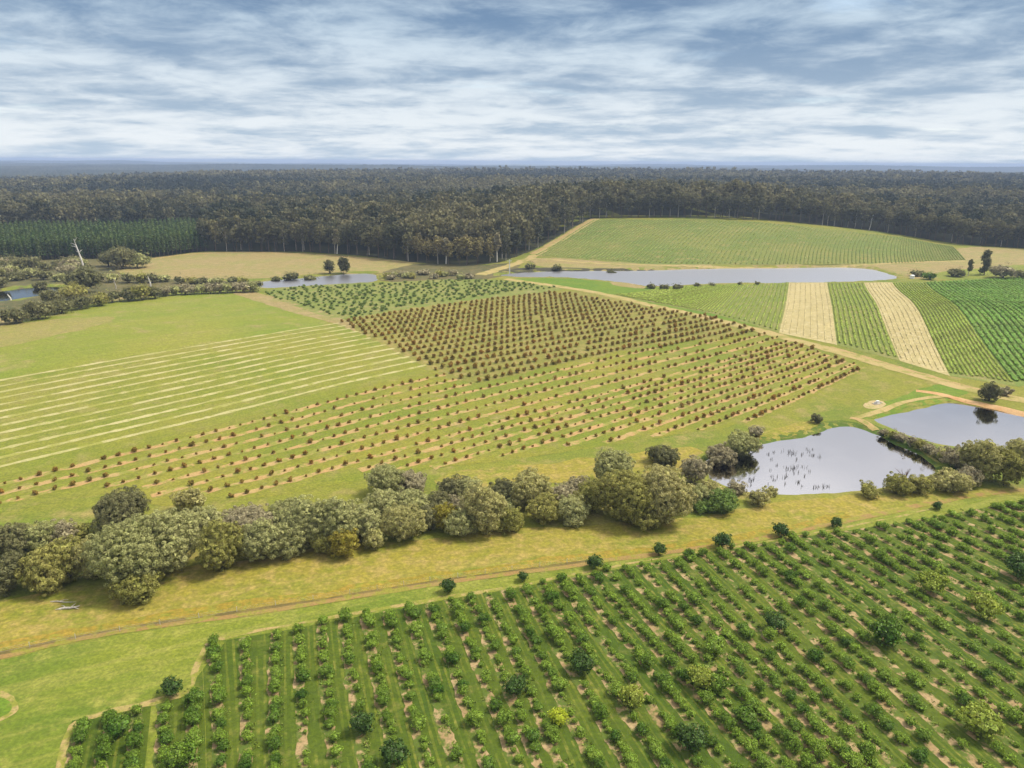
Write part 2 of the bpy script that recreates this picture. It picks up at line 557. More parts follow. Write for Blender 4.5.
def link(name, me, parent=None, loc=None, rz=0.0, sc=None):
    o = bpy.data.objects.new(name, me)
    COL.objects.link(o)
    if parent is not None:
        o.parent = parent
    if loc is not None:
        o.location = loc
    o.rotation_euler[2] = rz
    if sc is not None:
        o.scale = sc
    return o


def tag(o, label=None, cat=None, group=None, kind=None):
    if label:
        o['label'] = label
    if cat:
        o['category'] = cat
    if group:
        o['group'] = group
    if kind:
        o['kind'] = kind
    return o


def empty(name, loc, rz=0.0):
    o = bpy.data.objects.new(name, None)
    o.empty_display_size = 0.5
    COL.objects.link(o)
    o.location = loc
    o.rotation_euler[2] = rz
    return o


def copy_tree(o, loc, rz, sc, label=None, group=None):
    c = o.copy()
    COL.objects.link(c)
    c.location = loc
    c.rotation_euler[2] = rz
    c.scale = sc
    if label:
        c['label'] = label
    if group:
        c['group'] = group
    for ch in o.children:
        d = ch.copy()
        COL.objects.link(d)
        d.parent = c
    return c


def sheet(name, poly, mat, lift, step=4.0, amp=0.5, smooth=1, label=None, px=True, seed=3):
    """a ground cover laid on the terrain; poly in photograph pixels unless px is False"""
    W = [at(a, b) for a, b in poly] if px else list(poly)
    if smooth:
        W = smooth_poly(W, smooth)
    W = wobble(W, min(step, 3.0), amp, seed)
    xs = [w[0] for w in W]
    ys = [w[1] for w in W]
    gx, gy = np.meshgrid(np.arange(min(xs), max(xs), step), np.arange(min(ys), max(ys), step))
    gx, gy = gx.ravel(), gy.ravel()
    m = seg_sdf(W, gx, gy) > step * 0.45
    pts = [Vector(w) for w in W] + [Vector((float(a), float(b))) for a, b in zip(gx[m], gy[m])]
    n = len(W)
    vs_, es_, fs_, *_ = delaunay_2d_cdt(pts, [(i, (i + 1) % n) for i in range(n)], [list(range(n))], 1, 1e-4)
    x = np.array([v.x for v in vs_])
    y = np.array([v.y for v in vs_])
    z = Hn(x, y) + lift * .45
    me = mesh_pd(name, np.stack([x, y, z], 1), [tuple(f) for f in fs_], mat, True)
    return tag(link(name, me), kind='structure')


def ribbon(name, px, width, mat, lift, amp=0.25, seed=5, taper=None):
    """a track: polyline in photograph pixels, width in metres"""
    W = [np.array(at(a, b)) for a, b in px]
    W = [np.array(w) for w in smooth_poly(W, 2, False)]
    Q = []
    for a, b in zip(W[:-1], W[1:]):
        k = max(1, int(np.linalg.norm(b - a) / 2.0))
        Q += [a + (b - a) * j / k for j in range(k)]
    Q.append(W[-1])
    Q = np.array(Q)
    T = np.gradient(Q, axis=0)
    T /= np.linalg.norm(T, axis=1, keepdims=True) + 1e-9
    N = np.stack([-T[:, 1], T[:, 0]], 1)
    s = np.arange(len(Q)) * 2.0
    wl = width / 2 * (1 + amp * vnoise(s / 6, s * 0, seed) + amp * .6 * vnoise(s / 2.2, s * 0, seed + 3))
    wr = width / 2 * (1 + amp * vnoise(s / 6, s * 0 + 9, seed) + amp * .6 * vnoise(s / 2.2, s * 0 + 4, seed + 3))
    cols = []
    for f in (-1, -.5, 0, .5, 1):
        cols.append(Q + N * (f * (wl if f < 0 else wr))[:, None])
    V, Fc = [], []
    for i in range(len(Q)):
        for c in cols:
            V.append((c[i, 0], c[i, 1]))
    V = np.array(V)
    z = Hn(V[:, 0], V[:, 1]) + lift * .45
    for i in range(len(Q) - 1):
        for j in range(4):
            a = i * 5 + j
            Fc.append((a, a + 1, a + 6, a + 5))
    me = mesh_pd(name, np.column_stack([V, z]), Fc, mat, True)
    return tag(link(name, me), kind='structure')


# ------------------------------------------------------------------ ground
def axis(lo, hi, fine_lo, fine_hi, step, grow):
    a = list(np.arange(fine_lo, fine_hi + step, step))
    s = step
    while a[-1] < hi:
        s *= grow
        a.append(a[-1] + s)
    s = step
    while a[0] > lo:
        s *= grow
        a.insert(0, a[0] - s)
    return np.array(a)


def build_ground():
    xs = axis(-15000, 15000, -190, 240, 2.5, 1.03)
    ys = axis(-300, 16000, 60, 330, 2.5, 1.012)
    X, Y = np.meshgrid(xs, ys)
    Z = Hn(X.ravel(), Y.ravel())
    nx, ny = len(xs), len(ys)
    V = np.stack([X.ravel(), Y.ravel(), Z], 1)
    i = np.arange(nx * ny).reshape(ny, nx)
    Q = np.stack([i[:-1, :-1], i[:-1, 1:], i[1:, 1:], i[1:, :-1]], -1).reshape(-1, 4)
    me = bpy.data.meshes.new('ground')
    me.vertices.add(len(V))
    me.vertices.foreach_set('co', V.astype(np.float32).ravel())
    me.loops.add(Q.size)
    me.loops.foreach_set('vertex_index', Q.astype(np.int32).ravel())
    me.polygons.add(len(Q))
    me.polygons.foreach_set('loop_start', np.arange(0, Q.size, 4, dtype=np.int32))
    me.update(calc_edges=True)
    me.polygons.foreach_set('use_smooth', np.ones(len(Q), bool))
    me.materials.append(MATS['meadow'])
    tag(link('ground', me), kind='structure')


build_ground()

for nm, (W, zw, bb) in PONDS.items():
    P = np.array(W)
    T = np.roll(P, -1, 0) - np.roll(P, 1, 0)
    T /= np.linalg.norm(T, axis=1, keepdims=True) + 1e-9
    N = np.stack([T[:, 1], -T[:, 0]], 1)
    E = P + N * 0.8
    if np.mean(seg_sdf(W, E[:, 0], E[:, 1]) > 0) > 0.5:
        E = P - N * 0.8
    vs_, es_, fs_, *_ = delaunay_2d_cdt([Vector(map(float, p)) for p in E], [(i, (i + 1) % len(E)) for i in range(len(E))], [list(range(len(E)))], 1, 1e-4)
    me = mesh_pd(nm, [(v.x, v.y, zw) for v in vs_], [tuple(f) for f in fs_], 'pond_water' if 'pond' in nm else ('creek_dark_water' if 'creek' in nm else 'lake_water'))
    tag(link('pond_water' if 'pond' in nm else ('creek_water' if 'creek' in nm else 'lake_water'), me), kind='structure')


# ------------------------------------------------------------------ fields laid out in rows
def resample(P, n):
    P = np.asarray(P, float)
    s = np.concatenate([[0], np.cumsum(np.linalg.norm(np.diff(P, axis=0), axis=1))])
    t = np.linspace(0, s[-1], n)
    return np.stack([np.interp(t, s, P[:, 0]), np.interp(t, s, P[:, 1])], 1)


def unit(v):
    return v / (np.linalg.norm(v, axis=-1, keepdims=True) + 1e-9)


class Rows:
    def __init__(self, keys, n=80):
        self.k = sorted(keys)
        self.n = n
        self.P = []
        for k in self.k:
            W = [at(a, b) for a, b in keys[k]]
            if len(W) > 2:
                W = smooth_poly(W, 2, False)
            self.P.append(resample(W, n))

    def row(self, i):
        k = self.k
        if i <= k[0]:
            a, b = 0, 1
        elif i >= k[-1]:
            a, b = len(k) - 2, len(k) - 1
        else:
            b = next(j for j in range(len(k)) if k[j] >= i)
            a = max(b - 1, 0)
            if a == b:
                b = a + 1
        f = (i - k[a]) / (k[b] - k[a])
        return self.P[a] * (1 - f) + self.P[b] * f

    def sheet(self, name, i0, i1, mat, lift, sub=1):
        """the ground cover under rows i0..i1"""
        idx = np.linspace(i0, i1, max(2, int(round((i1 - i0) * sub)) + 1))
        R = [self.row(i) for i in idx]
        V = np.concatenate(R)
        z = Hn(V[:, 0], V[:, 1]) + lift * .45
        n = self.n
        Fc = [(a * n + j, a * n + j + 1, (a + 1) * n + j + 1, (a + 1) * n + j) for a in range(len(idx) - 1) for j in range(n - 1)]
        me = mesh_pd(name, np.column_stack([V, z]), Fc, mat, True)
        return tag(link(name, me), kind='structure')


def spaced(P, step, off=0.0):
    P = np.asarray(P)
    s = np.concatenate([[0], np.cumsum(np.linalg.norm(np.diff(P, axis=0), axis=1))])
    t = np.arange(off, s[-1], step)
    return np.stack([np.interp(t, s, P[:, 0]), np.interp(t, s, P[:, 1])], 1)


def inside(poly, x, y):
    return seg_sdf(poly, np.asarray(x), np.asarray(y)) > 0


def strips(name, lines, width, mat, lift, seed, gap=0.0):
    """narrow uneven bands along many row lines, one ground cover"""
    V, Fc = [], []
    for li, Q in enumerate(lines):
        if len(Q) < 2:
            continue
        T = np.gradient(Q, axis=0)
        T /= np.linalg.norm(T, axis=1, keepdims=True) + 1e-9
        N = np.stack([-T[:, 1], T[:, 0]], 1)
        s = np.arange(len(Q)) * 1.0
        w = width / 2 * (0.95 + 0.35 * vnoise(s / 3.1, s * 0 + li * 3.3, seed) + .25 * vnoise(s / 1.1, s * 0 + li * 1.7, seed + 2))
        o = width * .12 * vnoise(s / 5, s * 0 + li * 2.1, seed + 7)
        on = vnoise(s / 4.5, s * 0 + li * 5.1, seed + 9) > (gap * 2 - 1)
        b = len(V)
        for j in range(len(Q)):
            p, q = Q[j] + N[j] * (o[j] - w[j]), Q[j] + N[j] * (o[j] + w[j])
            V += [p, q]
        for j in range(len(Q) - 1):
            if on[j]:
                Fc.append((b + 2 * j, b + 2 * j + 2, b + 2 * j + 3, b + 2 * j + 1))
    V = np.array(V)
    z = Hn(V[:, 0], V[:, 1]) + lift * .45
    me = mesh_pd(name, np.column_stack([V, z]), Fc, mat, True)
    return tag(link(name, me), kind='structure')


def clip_runs(Q, mask):
    """split a polyline into its runs where mask holds"""
    out, cur = [], []
    for p, m in zip(Q, mask):
        if m:
            cur.append(p)
        elif cur:
            out.append(np.array(cur))
            cur = []
    if cur:
        out.append(np.array(cur))
    return out


# ---- broad covers
sheet('back_paddock', [(112, 268), (150, 259), (205, 251), (300, 252), (420, 262), (424, 268), (412, 273), (350, 273), (258, 279), (170, 280), (120, 274)], 'dry_grass', 0.06, 8, 1.5)
sheet('scrub_ground', [(-60, 250), (60, 250), (200, 253), (120, 270), (120, 276), (240, 281), (250, 289), (160, 293), (60, 306), (0, 320), (-60, 330)], 'scrub_ground', 0.05, 8, 1.5)
sheet('scrub_flat', [(378, 272), (424, 262), (470, 266), (525, 262), (505, 277), (470, 281), (380, 284)], 'scrub_ground', 0.08, 6, 1.5)
sheet('pasture', [(-60, 340), (0, 323), (60, 306), (100, 297), (160, 292), (235, 290), (262, 292), (300, 306), (342, 324), (256, 337), (0, 381), (-60, 392)], 'pasture', 0.06, 5, 0.8)
sheet('dry_patch', [(-60, 333), (0, 325), (70, 318), (120, 316), (105, 325), (60, 335), (0, 348), (-60, 356)], 'dry_pasture', 0.10, 4, 2.5)
sheet('dry_bank', [(-60, 334), (0, 319), (40, 309), (55, 305), (80, 303), (100, 299), (150, 293), (160, 296), (110, 301), (60, 309), (0, 327), (-60, 342)], 'dry_grass', 0.14, 4, 1.2)
sheet('dry_corner', [(225, 291), (262, 292), (352, 321), (430, 362), (436, 371), (345, 326), (300, 315), (262, 303)], 'dry_grass', 0.10, 4, 0.8)
sheet('striped_field', [(-60, 395), (0, 382), (256, 337), (342, 323.5), (436, 370), (344, 391), (247, 417), (95, 455), (-60, 491)], 'striped_field', 0.08, 5, 0.5, 0)
sheet('sapling_field', [(-60, 491), (95, 455), (247, 417), (344, 391), (436, 370), (560, 343), (640, 330), (760, 334), (863, 366), (860, 372), (800, 402), (735, 427), (666, 436), (600, 447), (515, 459), (405, 472), (256, 500),
                        (205, 502), (148, 508), (140, 490), (60, 499), (-60, 527)], 'sapling_grass', 0.08, 5, 0.8)
sheet('dense_sapling_field', [(337, 322), (400, 309), (500, 297), (560, 291), (595, 291), (690, 312), (762, 332), (640, 347), (570, 362), (500, 378), (470, 385), (432, 372)], 'dense_grass', 0.12, 5, 2.0)
sheet('small_tree_field', [(258, 292), (300, 285), (380, 283), (450, 279), (505, 280), (562, 288), (560, 291), (500, 296.5), (420, 307), (345, 322), (310, 312)], 'vine_grass', 0.10, 5, 1.0)
sheet('lakeside_grass', [(500, 279), (560, 277.5), (620, 283), (655, 288), (690, 285.5), (760, 284), (780, 332), (700, 315), (640, 302), (595, 291), (560, 287)], 'bright_grass', 0.06, 5, 0.8)
sheet('lakeside_dry_grass', [(608, 281.5), (625, 282), (648, 287), (642, 289), (615, 286)], 'dry_grass', 0.10, 4, 0.6)
sheet('dam_dry_grass', [(640, 264), (800, 265), (900, 264), (960, 259), (955, 246), (1030, 249), (1130, 254), (1130, 270), (1024, 268), (985, 272), (960, 277), (907, 279.5), (886, 272), (863, 266.5), (768, 268), (697, 268.6), (637, 270.5), (562, 270.5), (530, 264), (530, 256)], 'dry_grass', 0.06, 5, 1.0)
sheet('swamp_grass', [(930, 277), (945, 270), (985, 268), (1024, 264), (1100, 266), (1100, 278), (1024, 277), (960, 281)], 'mown_grass', 0.10, 5, 1.2)
sheet('golden_grass', [(-60, 625), (0, 596), (120, 590), (190, 562), (250, 560), (330, 545), (420, 540), (520, 528), (600, 524), (680, 520), (740, 510), (790, 499), (900, 494), (1024, 487), (1090, 484),
                       (1090, 489), (1024, 492), (955, 499), (850, 521), (760, 540), (680, 550), (600, 561), (512, 573), (430, 584), (350, 597), (256, 612), (140, 628), (75, 640), (0, 657), (-60, 672)], 'golden_grass', 0.06, 4, 1.2)
sheet('creek_side_dry_grass', [(420, 482), (470, 468), (560, 462), (640, 452), (700, 445), (712, 455), (700, 470), (640, 478), (560, 482), (470, 492)], 'golden_grass', 0.09, 4, 1.6)
sheet('pond_knoll', [(752, 436), (775, 428), (800, 422), (822, 419), (815, 429), (790, 436), (760, 440)], 'golden_grass', 0.10, 2, 0.8)
sheet('bright_slope', [(850, 419), (905, 394), (945, 381), (975, 391), (950, 400), (900, 409), (872, 418)], 'bright_grass', 0.09, 3, 1.2)
sheet('pond_bank', [(700, 455), (745, 440), (800, 429), (822, 421), (850, 420), (880, 431), (870, 440), (840, 433), (825, 436), (800, 444), (765, 448), (735, 458), (705, 468)], 'bank_grass', 0.05, 2, 0.5)
sheet('pond_dam', [(862, 418), (880, 428), (930, 444), (962, 458), (985, 470), (960, 478), (930, 464), (895, 448), (870, 434)], 'bank_grass', 0.05, 2, 0.4)
sheet('mown_headland', [(-60, 672), (0, 660), (75, 643), (140, 631), (256, 615), (350, 600), (430, 587), (512, 576), (600, 564), (680, 553), (760, 543), (850, 524), (955, 501), (1024, 494), (1090, 491),
                        (1090, 520), (1024, 520), (900, 545), (700, 570), (512, 600), (256, 640), (230, 768), (150, 800), (-60, 800)], 'mown_grass', 0.05, 4, 0.8)
sheet('green_corner', [(-60, 700), (0, 693), (14, 700), (14, 712), (0, 722), (-60, 735)], 'bright_grass', 0.09, 2, 0.4)

# ---- tracks
ribbon('farm_road', [(505, 279), (562, 287), (600, 293), (640, 302.5), (700, 316), (790, 339), (850, 355), (888, 366), (933, 379), (972, 390), (1024, 401), (1090, 412)], 7.0, 'tan_road', 0.16, 0.2)
ribbon('wheel_track', [(830, 347), (853, 353.5), (888, 364), (933, 377.5), (965, 386), (990, 392)], 2.2, 'dirt_road', 0.20, 0.35)
ribbon('pond_track', [(916, 391), (940, 394), (958, 399), (991, 405.5), (1024, 413.5), (1100, 430)], 3.0, 'orange_dirt', 0.20, 0.3)
ribbon('pond_track', [(858, 418), (880, 411), (902, 402.5), (925, 398), (945, 396.5)], 2.2, 'tan_road', 0.18, 0.3)
ribbon('dam_path', [(850, 418), (862, 420), (876, 430)], 2.4, 'dirt_road', 0.20, 0.3)
ribbon('forest_track', [(596, 219), (568, 235), (545, 248), (535, 256), (510, 266), (480, 275)], 9.0, 'tan_road', 0.20, 0.25)
ribbon('forest_track', [(594, 218.4), (568, 233.5), (545, 246.5), (532, 254)], 5.0, 'dirt_road', 0.24, 0.25)
ribbon('dark_shore_band', [(512, 271.6), (530, 268.6), (560, 269.2), (600, 269.8), (640, 270.0), (662, 269.9)], 13.0, 'dark_shore_band', 0.22, 0.25)  # dark band following the far shore of the long lake
ribbon('lakeside_track', [(545, 259), (600, 264.2), (700, 266.4), (800, 266.6), (860, 265.2), (905, 262.5), (965, 261)], 5.0, 'tan_road', 0.20, 0.2)
ribbon('paddock_edge', [(150, 259), (205, 252), (300, 253), (414, 263)], 5.0, 'dirt_road', 0.12, 0.5)
ribbon('fence_track', [(-50, 667), (0, 656), (75, 639), (140, 628), (256, 612.5), (350, 597.5), (430, 584.5), (512, 573.5), (600, 561.5), (680, 550.5), (760, 539.5), (850, 520.5), (955, 498), (1024, 490), (1090, 484)], 1.7, 'faint_track', 0.12, 0.3)
ribbon('golden_fringe', [(-50, 660), (0, 650), (75, 633.5), (140, 622), (256, 606.5), (350, 591), (430, 578), (512, 567), (600, 555.5), (680, 545), (760, 534), (850, 516)], 3.2, 'golden_fringe', 0.10, 0.6)
ribbon('wheel_track', [(-30, 688), (0, 693), (12, 699), (16, 707), (10, 716), (-30, 730)], .8, 'margin_dirt', 0.11, 0.5)
ribbon('ditch_edge', [(-50, 664), (0, 653.5), (75, 637), (140, 625.5), (256, 610), (350, 595), (430, 582), (512, 571), (600, 559.5)], .7, 'ditch', 0.14, 0.6)
ribbon('orchard_margin', [(205, 641), (216, 639), (256, 631), (350, 615), (430, 600.5), (512, 587.5), (600, 569.5), (680, 554.5), (760, 543.5), (850, 526), (950, 506)], .75, 'margin_dirt', 0.11, 0.9)
ribbon('orchard_margin', [(58, 790), (66, 745), (74, 722), (95, 716), (145, 705), (172, 698), (190, 692), (196, 672), (203, 650), (214, 640)], 1.0, 'margin_dirt', 0.115, 0.8)
sheet('bare_patch', [(863, 404), (872, 400.5), (884, 401), (887, 405), (878, 409), (865, 408.5)], 'bare_patch', 0.13, 1, 0.3)

# ---- sapling rows
SAP = Rows({
    0: [(-40, 388), (100, 363), (220, 343), (337, 323), (450, 305), (560, 292.5)],
    13: [(-40, 486), (95, 453), (247, 416), (344, 390), (435, 370), (570, 341), (707, 316)],
    21: [(40, 548), (249, 493), (374, 457), (500, 422), (640, 384), (790, 341)],
    30: [(420, 545), (600, 478), (700, 441), (763, 414), (863, 367)],
}, 120)
SAP_MASK = [at(a, b) for a, b in [(-80, 372), (337, 318), (400, 307), (500, 295), (560, 289), (600, 291), (690, 311.5), (760, 331), (870, 366), (862, 372), (802, 404), (770, 417), (722, 427), (668, 434),
                                   (612, 444), (588, 442), (516, 456), (458, 463), (440, 468), (405, 470), (374, 468), (300, 482), (249, 497), (205, 499), (150, 503), (146, 491), (133, 484), (98, 488), (-80, 531)]]
LEFT_BLOCK = [at(a, b) for a, b in [(-80, 370), (256, 334), (337, 321.5), (436, 369.5), (420, 376), (344, 392), (247, 419), (95, 456), (-80, 496)]]
DENSE = [at(a, b) for a, b in [(330, 322), (400, 307), (500, 295), (560, 289), (600, 290), (690, 311), (766, 333), (640, 350), (560, 368), (480, 387), (440, 372)]]
pale, soil, sap_pts = [], [], []
for k in range(31):
    Q = spaced(SAP.row(k), 1.0)
    m = inside(SAP_MASK, Q[:, 0], Q[:, 1])
    lb = inside(LEFT_BLOCK, Q[:, 0], Q[:, 1])
    dn = inside(DENSE, Q[:, 0], Q[:, 1])
    if k <= 12:
        pale += [r for r in clip_runs(Q, m & lb) if len(r) > 8]
    soil += [r for r in clip_runs(Q, m & ~lb & ~dn) if len(r) > 5]
    T = spaced(SAP.row(k), 3.9, (k * 1.37) % 3.9)
    ok = inside(SAP_MASK, T[:, 0], T[:, 1]) & ~inside(LEFT_BLOCK, T[:, 0], T[:, 1])
    dd = inside(DENSE, T[:, 0], T[:, 1])
    for p, o, dflag in zip(T, ok, dd):
        if o:
            sap_pts.append((p[0], p[1], dflag, k))
strips('mulch_strips', pale, 1.85, 'pale_strip', 0.16, 21)
strips('bare_soil_strips', soil, 2.3, 'soil_strip', 0.16, 22, 0.06)

# ---- vineyard between the lake and the road
VIN = Rows({
    0: [(664, 287.5), (640, 293), (612, 294.5)],
    20: [(740, 285), (728, 299), (714, 314)],
    27: [(789, 282.6), (786, 306), (779, 333)],
    34: [(827, 282.6), (832, 310), (837, 345)],
    41: [(864, 282.6), (880, 314), (900, 361)],
    48: [(892, 282.4), (919, 312), (950, 376)],
    57: [(925, 282), (961, 313), (1018, 387)],
    80: [(1028, 277), (1080, 298), (1170, 352)],
}, 60)
VIN.sheet('vineyard_ground', 0, 27, 'vine_grass', 0.12)
VIN.sheet('straw_ground', 27, 34, 'straw_mulch', 0.12)
VIN.sheet('vineyard_ground', 34, 41, 'vine_grass', 0.12)
VIN.sheet('straw_ground', 41, 48, 'straw_mulch', 0.12)
VIN.sheet('vineyard_ground', 48, 57, 'vine_grass', 0.12)
VIN.sheet('vineyard_ground', 57, 82, 'dark_vine_grass', 0.12)

HILL = Rows({
    0: [(594, 219.8), (565, 237), (533, 256)],
    30: [(700, 219.6), (668, 240), (645, 264)],
    52: [(790, 224.8), (772, 243), (765, 265)],
    85: [(900, 237), (896, 250), (898, 264)],
    108: [(953, 246.8), (960, 253), (966, 260)],
}, 50)
HILL.sheet('hill_vineyard_ground', 0, 108, 'hill_vine_grass', 0.12, 0.5)

# ---- orchard rows nearest the camera
ORCH = Rows({
    0: [(86, 718), (76, 760), (66, 800)],
    3: [(167, 702), (165, 735), (160, 800)],
    4: [(194, 691), (195, 735), (194, 800)],
    5: [(214, 642), (222, 735), (224, 800)],
    7: [(277, 632), (276, 735), (275, 800)],
    11: [(367, 615), (378, 676), (392, 735), (408, 800)],
    15: [(451, 599), (484, 676), (507, 735), (534, 800)],
    17: [(489, 593), (525, 675), (552, 740), (578, 800)],
    21: [(560, 580), (591, 624), (631, 677), (690, 755), (722, 800)],
    23: [(592, 574), (634, 624), (675, 668), (735, 735), (792, 800)],
    29: [(687, 556), (740, 610), (824, 692), (930, 800)],
    36: [(790, 539), (850, 580), (930, 637), (1090, 760)],
    44: [(905, 522), (960, 549), (1040, 590), (1160, 660)],
    52: [(1018, 502), (1100, 534), (1200, 576)],
    56: [(1070, 492), (1150, 520), (1240, 556)],
}, 60)
ORCH.sheet('orchard_ground', 4.42, 56, 'orchard_grass', 0.08, 1)
ORCH.sheet('orchard_ground', -0.5, 2.4, 'orchard_grass', 0.08, 1)
ORCH.sheet('orchard_ground', 2.75, 4.4, 'orchard_grass', 0.08, 1)
orch_pts, osoil = [], []
for k in range(57):
    P = ORCH.row(k)
    Q = spaced(P, 0.8)
    T_n = unit(np.gradient(Q, axis=0))
    osoil.append(Q + np.stack([T_n[:, 1], -T_n[:, 0]], 1) * .45)
    for p in spaced(P, 1.5, RNG.uniform(0.2, 1.2)):
        orch_pts.append((p[0], p[1], k))
strips('orchard_soil_strips', osoil, 1.7, 'orchard_soil', 0.13, 31, 0.05)
mown = []
for k in range(56):
    if k in (2, 4):
        continue
    for f_ in (.66, .40):
        mown += [spaced((ORCH.row(k) * f_ + ORCH.row(k + 1) * (1 - f_)), 1.0)]
strips('mown_lane', mown, 0.42, 'lane_grass', 0.105, 41, 0.25)


# ------------------------------------------------------------------ plants: builders
def leaves(C, N, size, rng, jit=0.6, aspect=0.7):
    """one small quad at each centre, facing roughly along N"""
    n = len(C)
    N = unit(N + rng.normal(0, jit, (n, 3)))
    a = unit(np.cross(N, rng.normal(0, 1, (n, 3))))
    b = np.cross(N, a)
    s = size * rng.uniform(0.65, 1.3, (n, 1)) * .5
    a = a * s
    b = b * s * aspect
    k = N * s * .25
    return np.stack([C - a - k, C - b + k, C + a - k, C + b + k], 1)


def crown(rng, a, b, h, lobes, lobe_r, puff_r, per_puff, leaf, flat_bottom=0.5, cover=1.25, jit=0.6, gap=0.0):
    """a crown of clumped foliage: half widths a, b and half height h, centred on the origin"""
    L = [((0, 0, 0), (a * .74, b * .74, h * .80))]
    for i in range(lobes):
        v = unit(rng.normal(0, 1, 3))
        v[2] = abs(v[2]) * 1.0 - 0.35 * rng.random()
        f = rng.uniform(.45, .66)
        r = lobe_r * rng.uniform(.75, 1.2)
        L.append(((v[0] * a * f, v[1] * b * f, v[2] * h * f), (a * r, b * r, h * r)))
    Ps, Ns, core = [], [], []
    for c, r in L:
        c, r = np.array(c), np.array(r)
        area = 4 * math.pi * ((r[0] * r[1]) ** 1.6 / 3 + (r[0] * r[2]) ** 1.6 / 3 + (r[1] * r[2]) ** 1.6 / 3) ** (1 / 1.6)
        n = max(6, int(area / (math.pi * puff_r ** 2) * cover))
        d = unit(rng.normal(0, 1, (n, 3)))
        P = c + d * r * rng.uniform(.88, 1.06, (n, 1))
        keep = P[:, 2] > -h * flat_bottom - rng.random(n) * h * .3
        for c2, r2 in L:
            if c2 is c or (np.array(c2) == c).all():
                continue
            q = np.linalg.norm((P - np.array(c2)) / np.array(r2), axis=1)
            keep &= q > .84
        nc = int(area / (puff_r * .9) ** 2 * 1.6)
        dc = unit(rng.normal(0, 1, (nc, 3)))
        dc = dc[dc[:, 2] > -.75]
        core.append(leaves(c + dc * r * (.86 if gap == 0 else .80), dc / r, puff_r * 1.25, rng, .35, .9))
        Ps.append(P[keep])
        Ns.append(unit(d[keep] / r))
    P = np.concatenate(Ps)
    N = np.concatenate(Ns)
    if gap > 0:
        o_ = rng.permutation(len(P))
        P, N = P[o_], N[o_]
        ok = []
        for i in range(len(P)):
            if not ok or ((P[ok] - P[i]) ** 2).sum(1).min() > (gap * puff_r) ** 2:
                ok.append(i)
        P, N = P[ok], N[ok]
    n = len(P)
    pr = puff_r * rng.uniform(.6, 1.3, n)
    k = rng.random(n) < .22                                   # clumps that stand out of the outline
    P[k] += N[k] * (puff_r * rng.uniform(.4, 1.2, (int(k.sum()), 1)))
    pr[k] *= .7
    d = unit(rng.normal(0, 1, (n, per_puff, 3)) + N[:, None, :] * .75 + np.array([0, 0, .25]))
    C = P[:, None, :] + d * pr[:, None, None] * rng.uniform(.75, 1.08, (n, per_puff, 1)) * np.array([1, 1, .85])
    return np.concatenate([leaves(C.reshape(-1, 3), d.reshape(-1, 3), leaf, rng, jit)] + core)


def tube(pts, rad, seg=6):
    """a tapered limb: list of points and radii"""
    pts = np.asarray(pts, float)
    V, Fc = [], []
    for i, p in enumerate(pts):
        t = pts[min(i + 1, len(pts) - 1)] - pts[max(i - 1, 0)]
        t = t / (np.linalg.norm(t) + 1e-9)
        u = np.cross(t, (0.31, 0.95, 0.12))
        u /= np.linalg.norm(u) + 1e-9
        w = np.cross(t, u)
        for j in range(seg):
            an = 2 * math.pi * j / seg
            V.append(p + (u * math.cos(an) + w * math.sin(an)) * rad[i])
    for i in range(len(pts) - 1):
        for j in range(seg):
            k = (j + 1) % seg
            Fc.append((i * seg + j, i * seg + k, (i + 1) * seg + k, (i + 1) * seg + j))
    Fc.append(tuple(range(seg))[::-1])
    Fc.append(tuple((len(pts) - 1) * seg + j for j in range(seg)))
    return V, Fc


def join(parts):
    V, Fc = [], []
    for v, f in parts:
        o = len(V)
        V += list(v)
        Fc += [tuple(i + o for i in q) for q in f]
    return V, Fc


def limbs(rng, h, r, spread, n, z0=0.35, base=0.0):
    """trunk with limbs reaching into the crown"""
    lean = rng.normal(0, .05, 2)
    pts = [np.array((lean[0] * h * t, lean[1] * h * t, base + h * t)) for t in (0, .35, .7, 1.0)]
    out = [tube(pts, [r, r * .8, r * .55, r * .25])]
    for i in range(n):
        t = rng.uniform(z0, .85)
        s = np.array((lean[0] * h * t, lean[1] * h * t, base + h * t))
        an = rng.uniform(0, 2 * math.pi)
        e = s + np.array((math.cos(an) * spread, math.sin(an) * spread, h * rng.uniform(.12, .32)))
        m = (s + e) / 2 + np.array((0, 0, -.04 * h))
        out.append(tube([s, m, e], [r * .5, r * .32, r * .12], 5))
    return join(out)


# ------------------------------------------------------------------ bushes and trees of the creek and the ponds
def place_box(cx, cy_, w, h):
    """ground point, half width and half height of a bush whose outline fills this pixel box"""
    x, y = at(cx, cy_ + h * .42)
    for _ in range(6):
        dpt = depth(x, y, 0)
        a = w / 2 * dpt / F
        hp = h / 2 * dpt / F
        e = math.atan2(CAM_H, math.hypot(x, y))
        s, c = math.sin(e), math.cos(e)
        ad = min(a, hp * 1.05 / max(s, .2), a * 1.0)
        b2 = hp * hp - (ad * s) ** 2
        b = math.sqrt(max(b2, (.45 * a) ** 2)) / c
        b = min(b, 1.3 * a)
        x, y = at(cx, cy_, b * .92)
    return x, y, a, b, ad


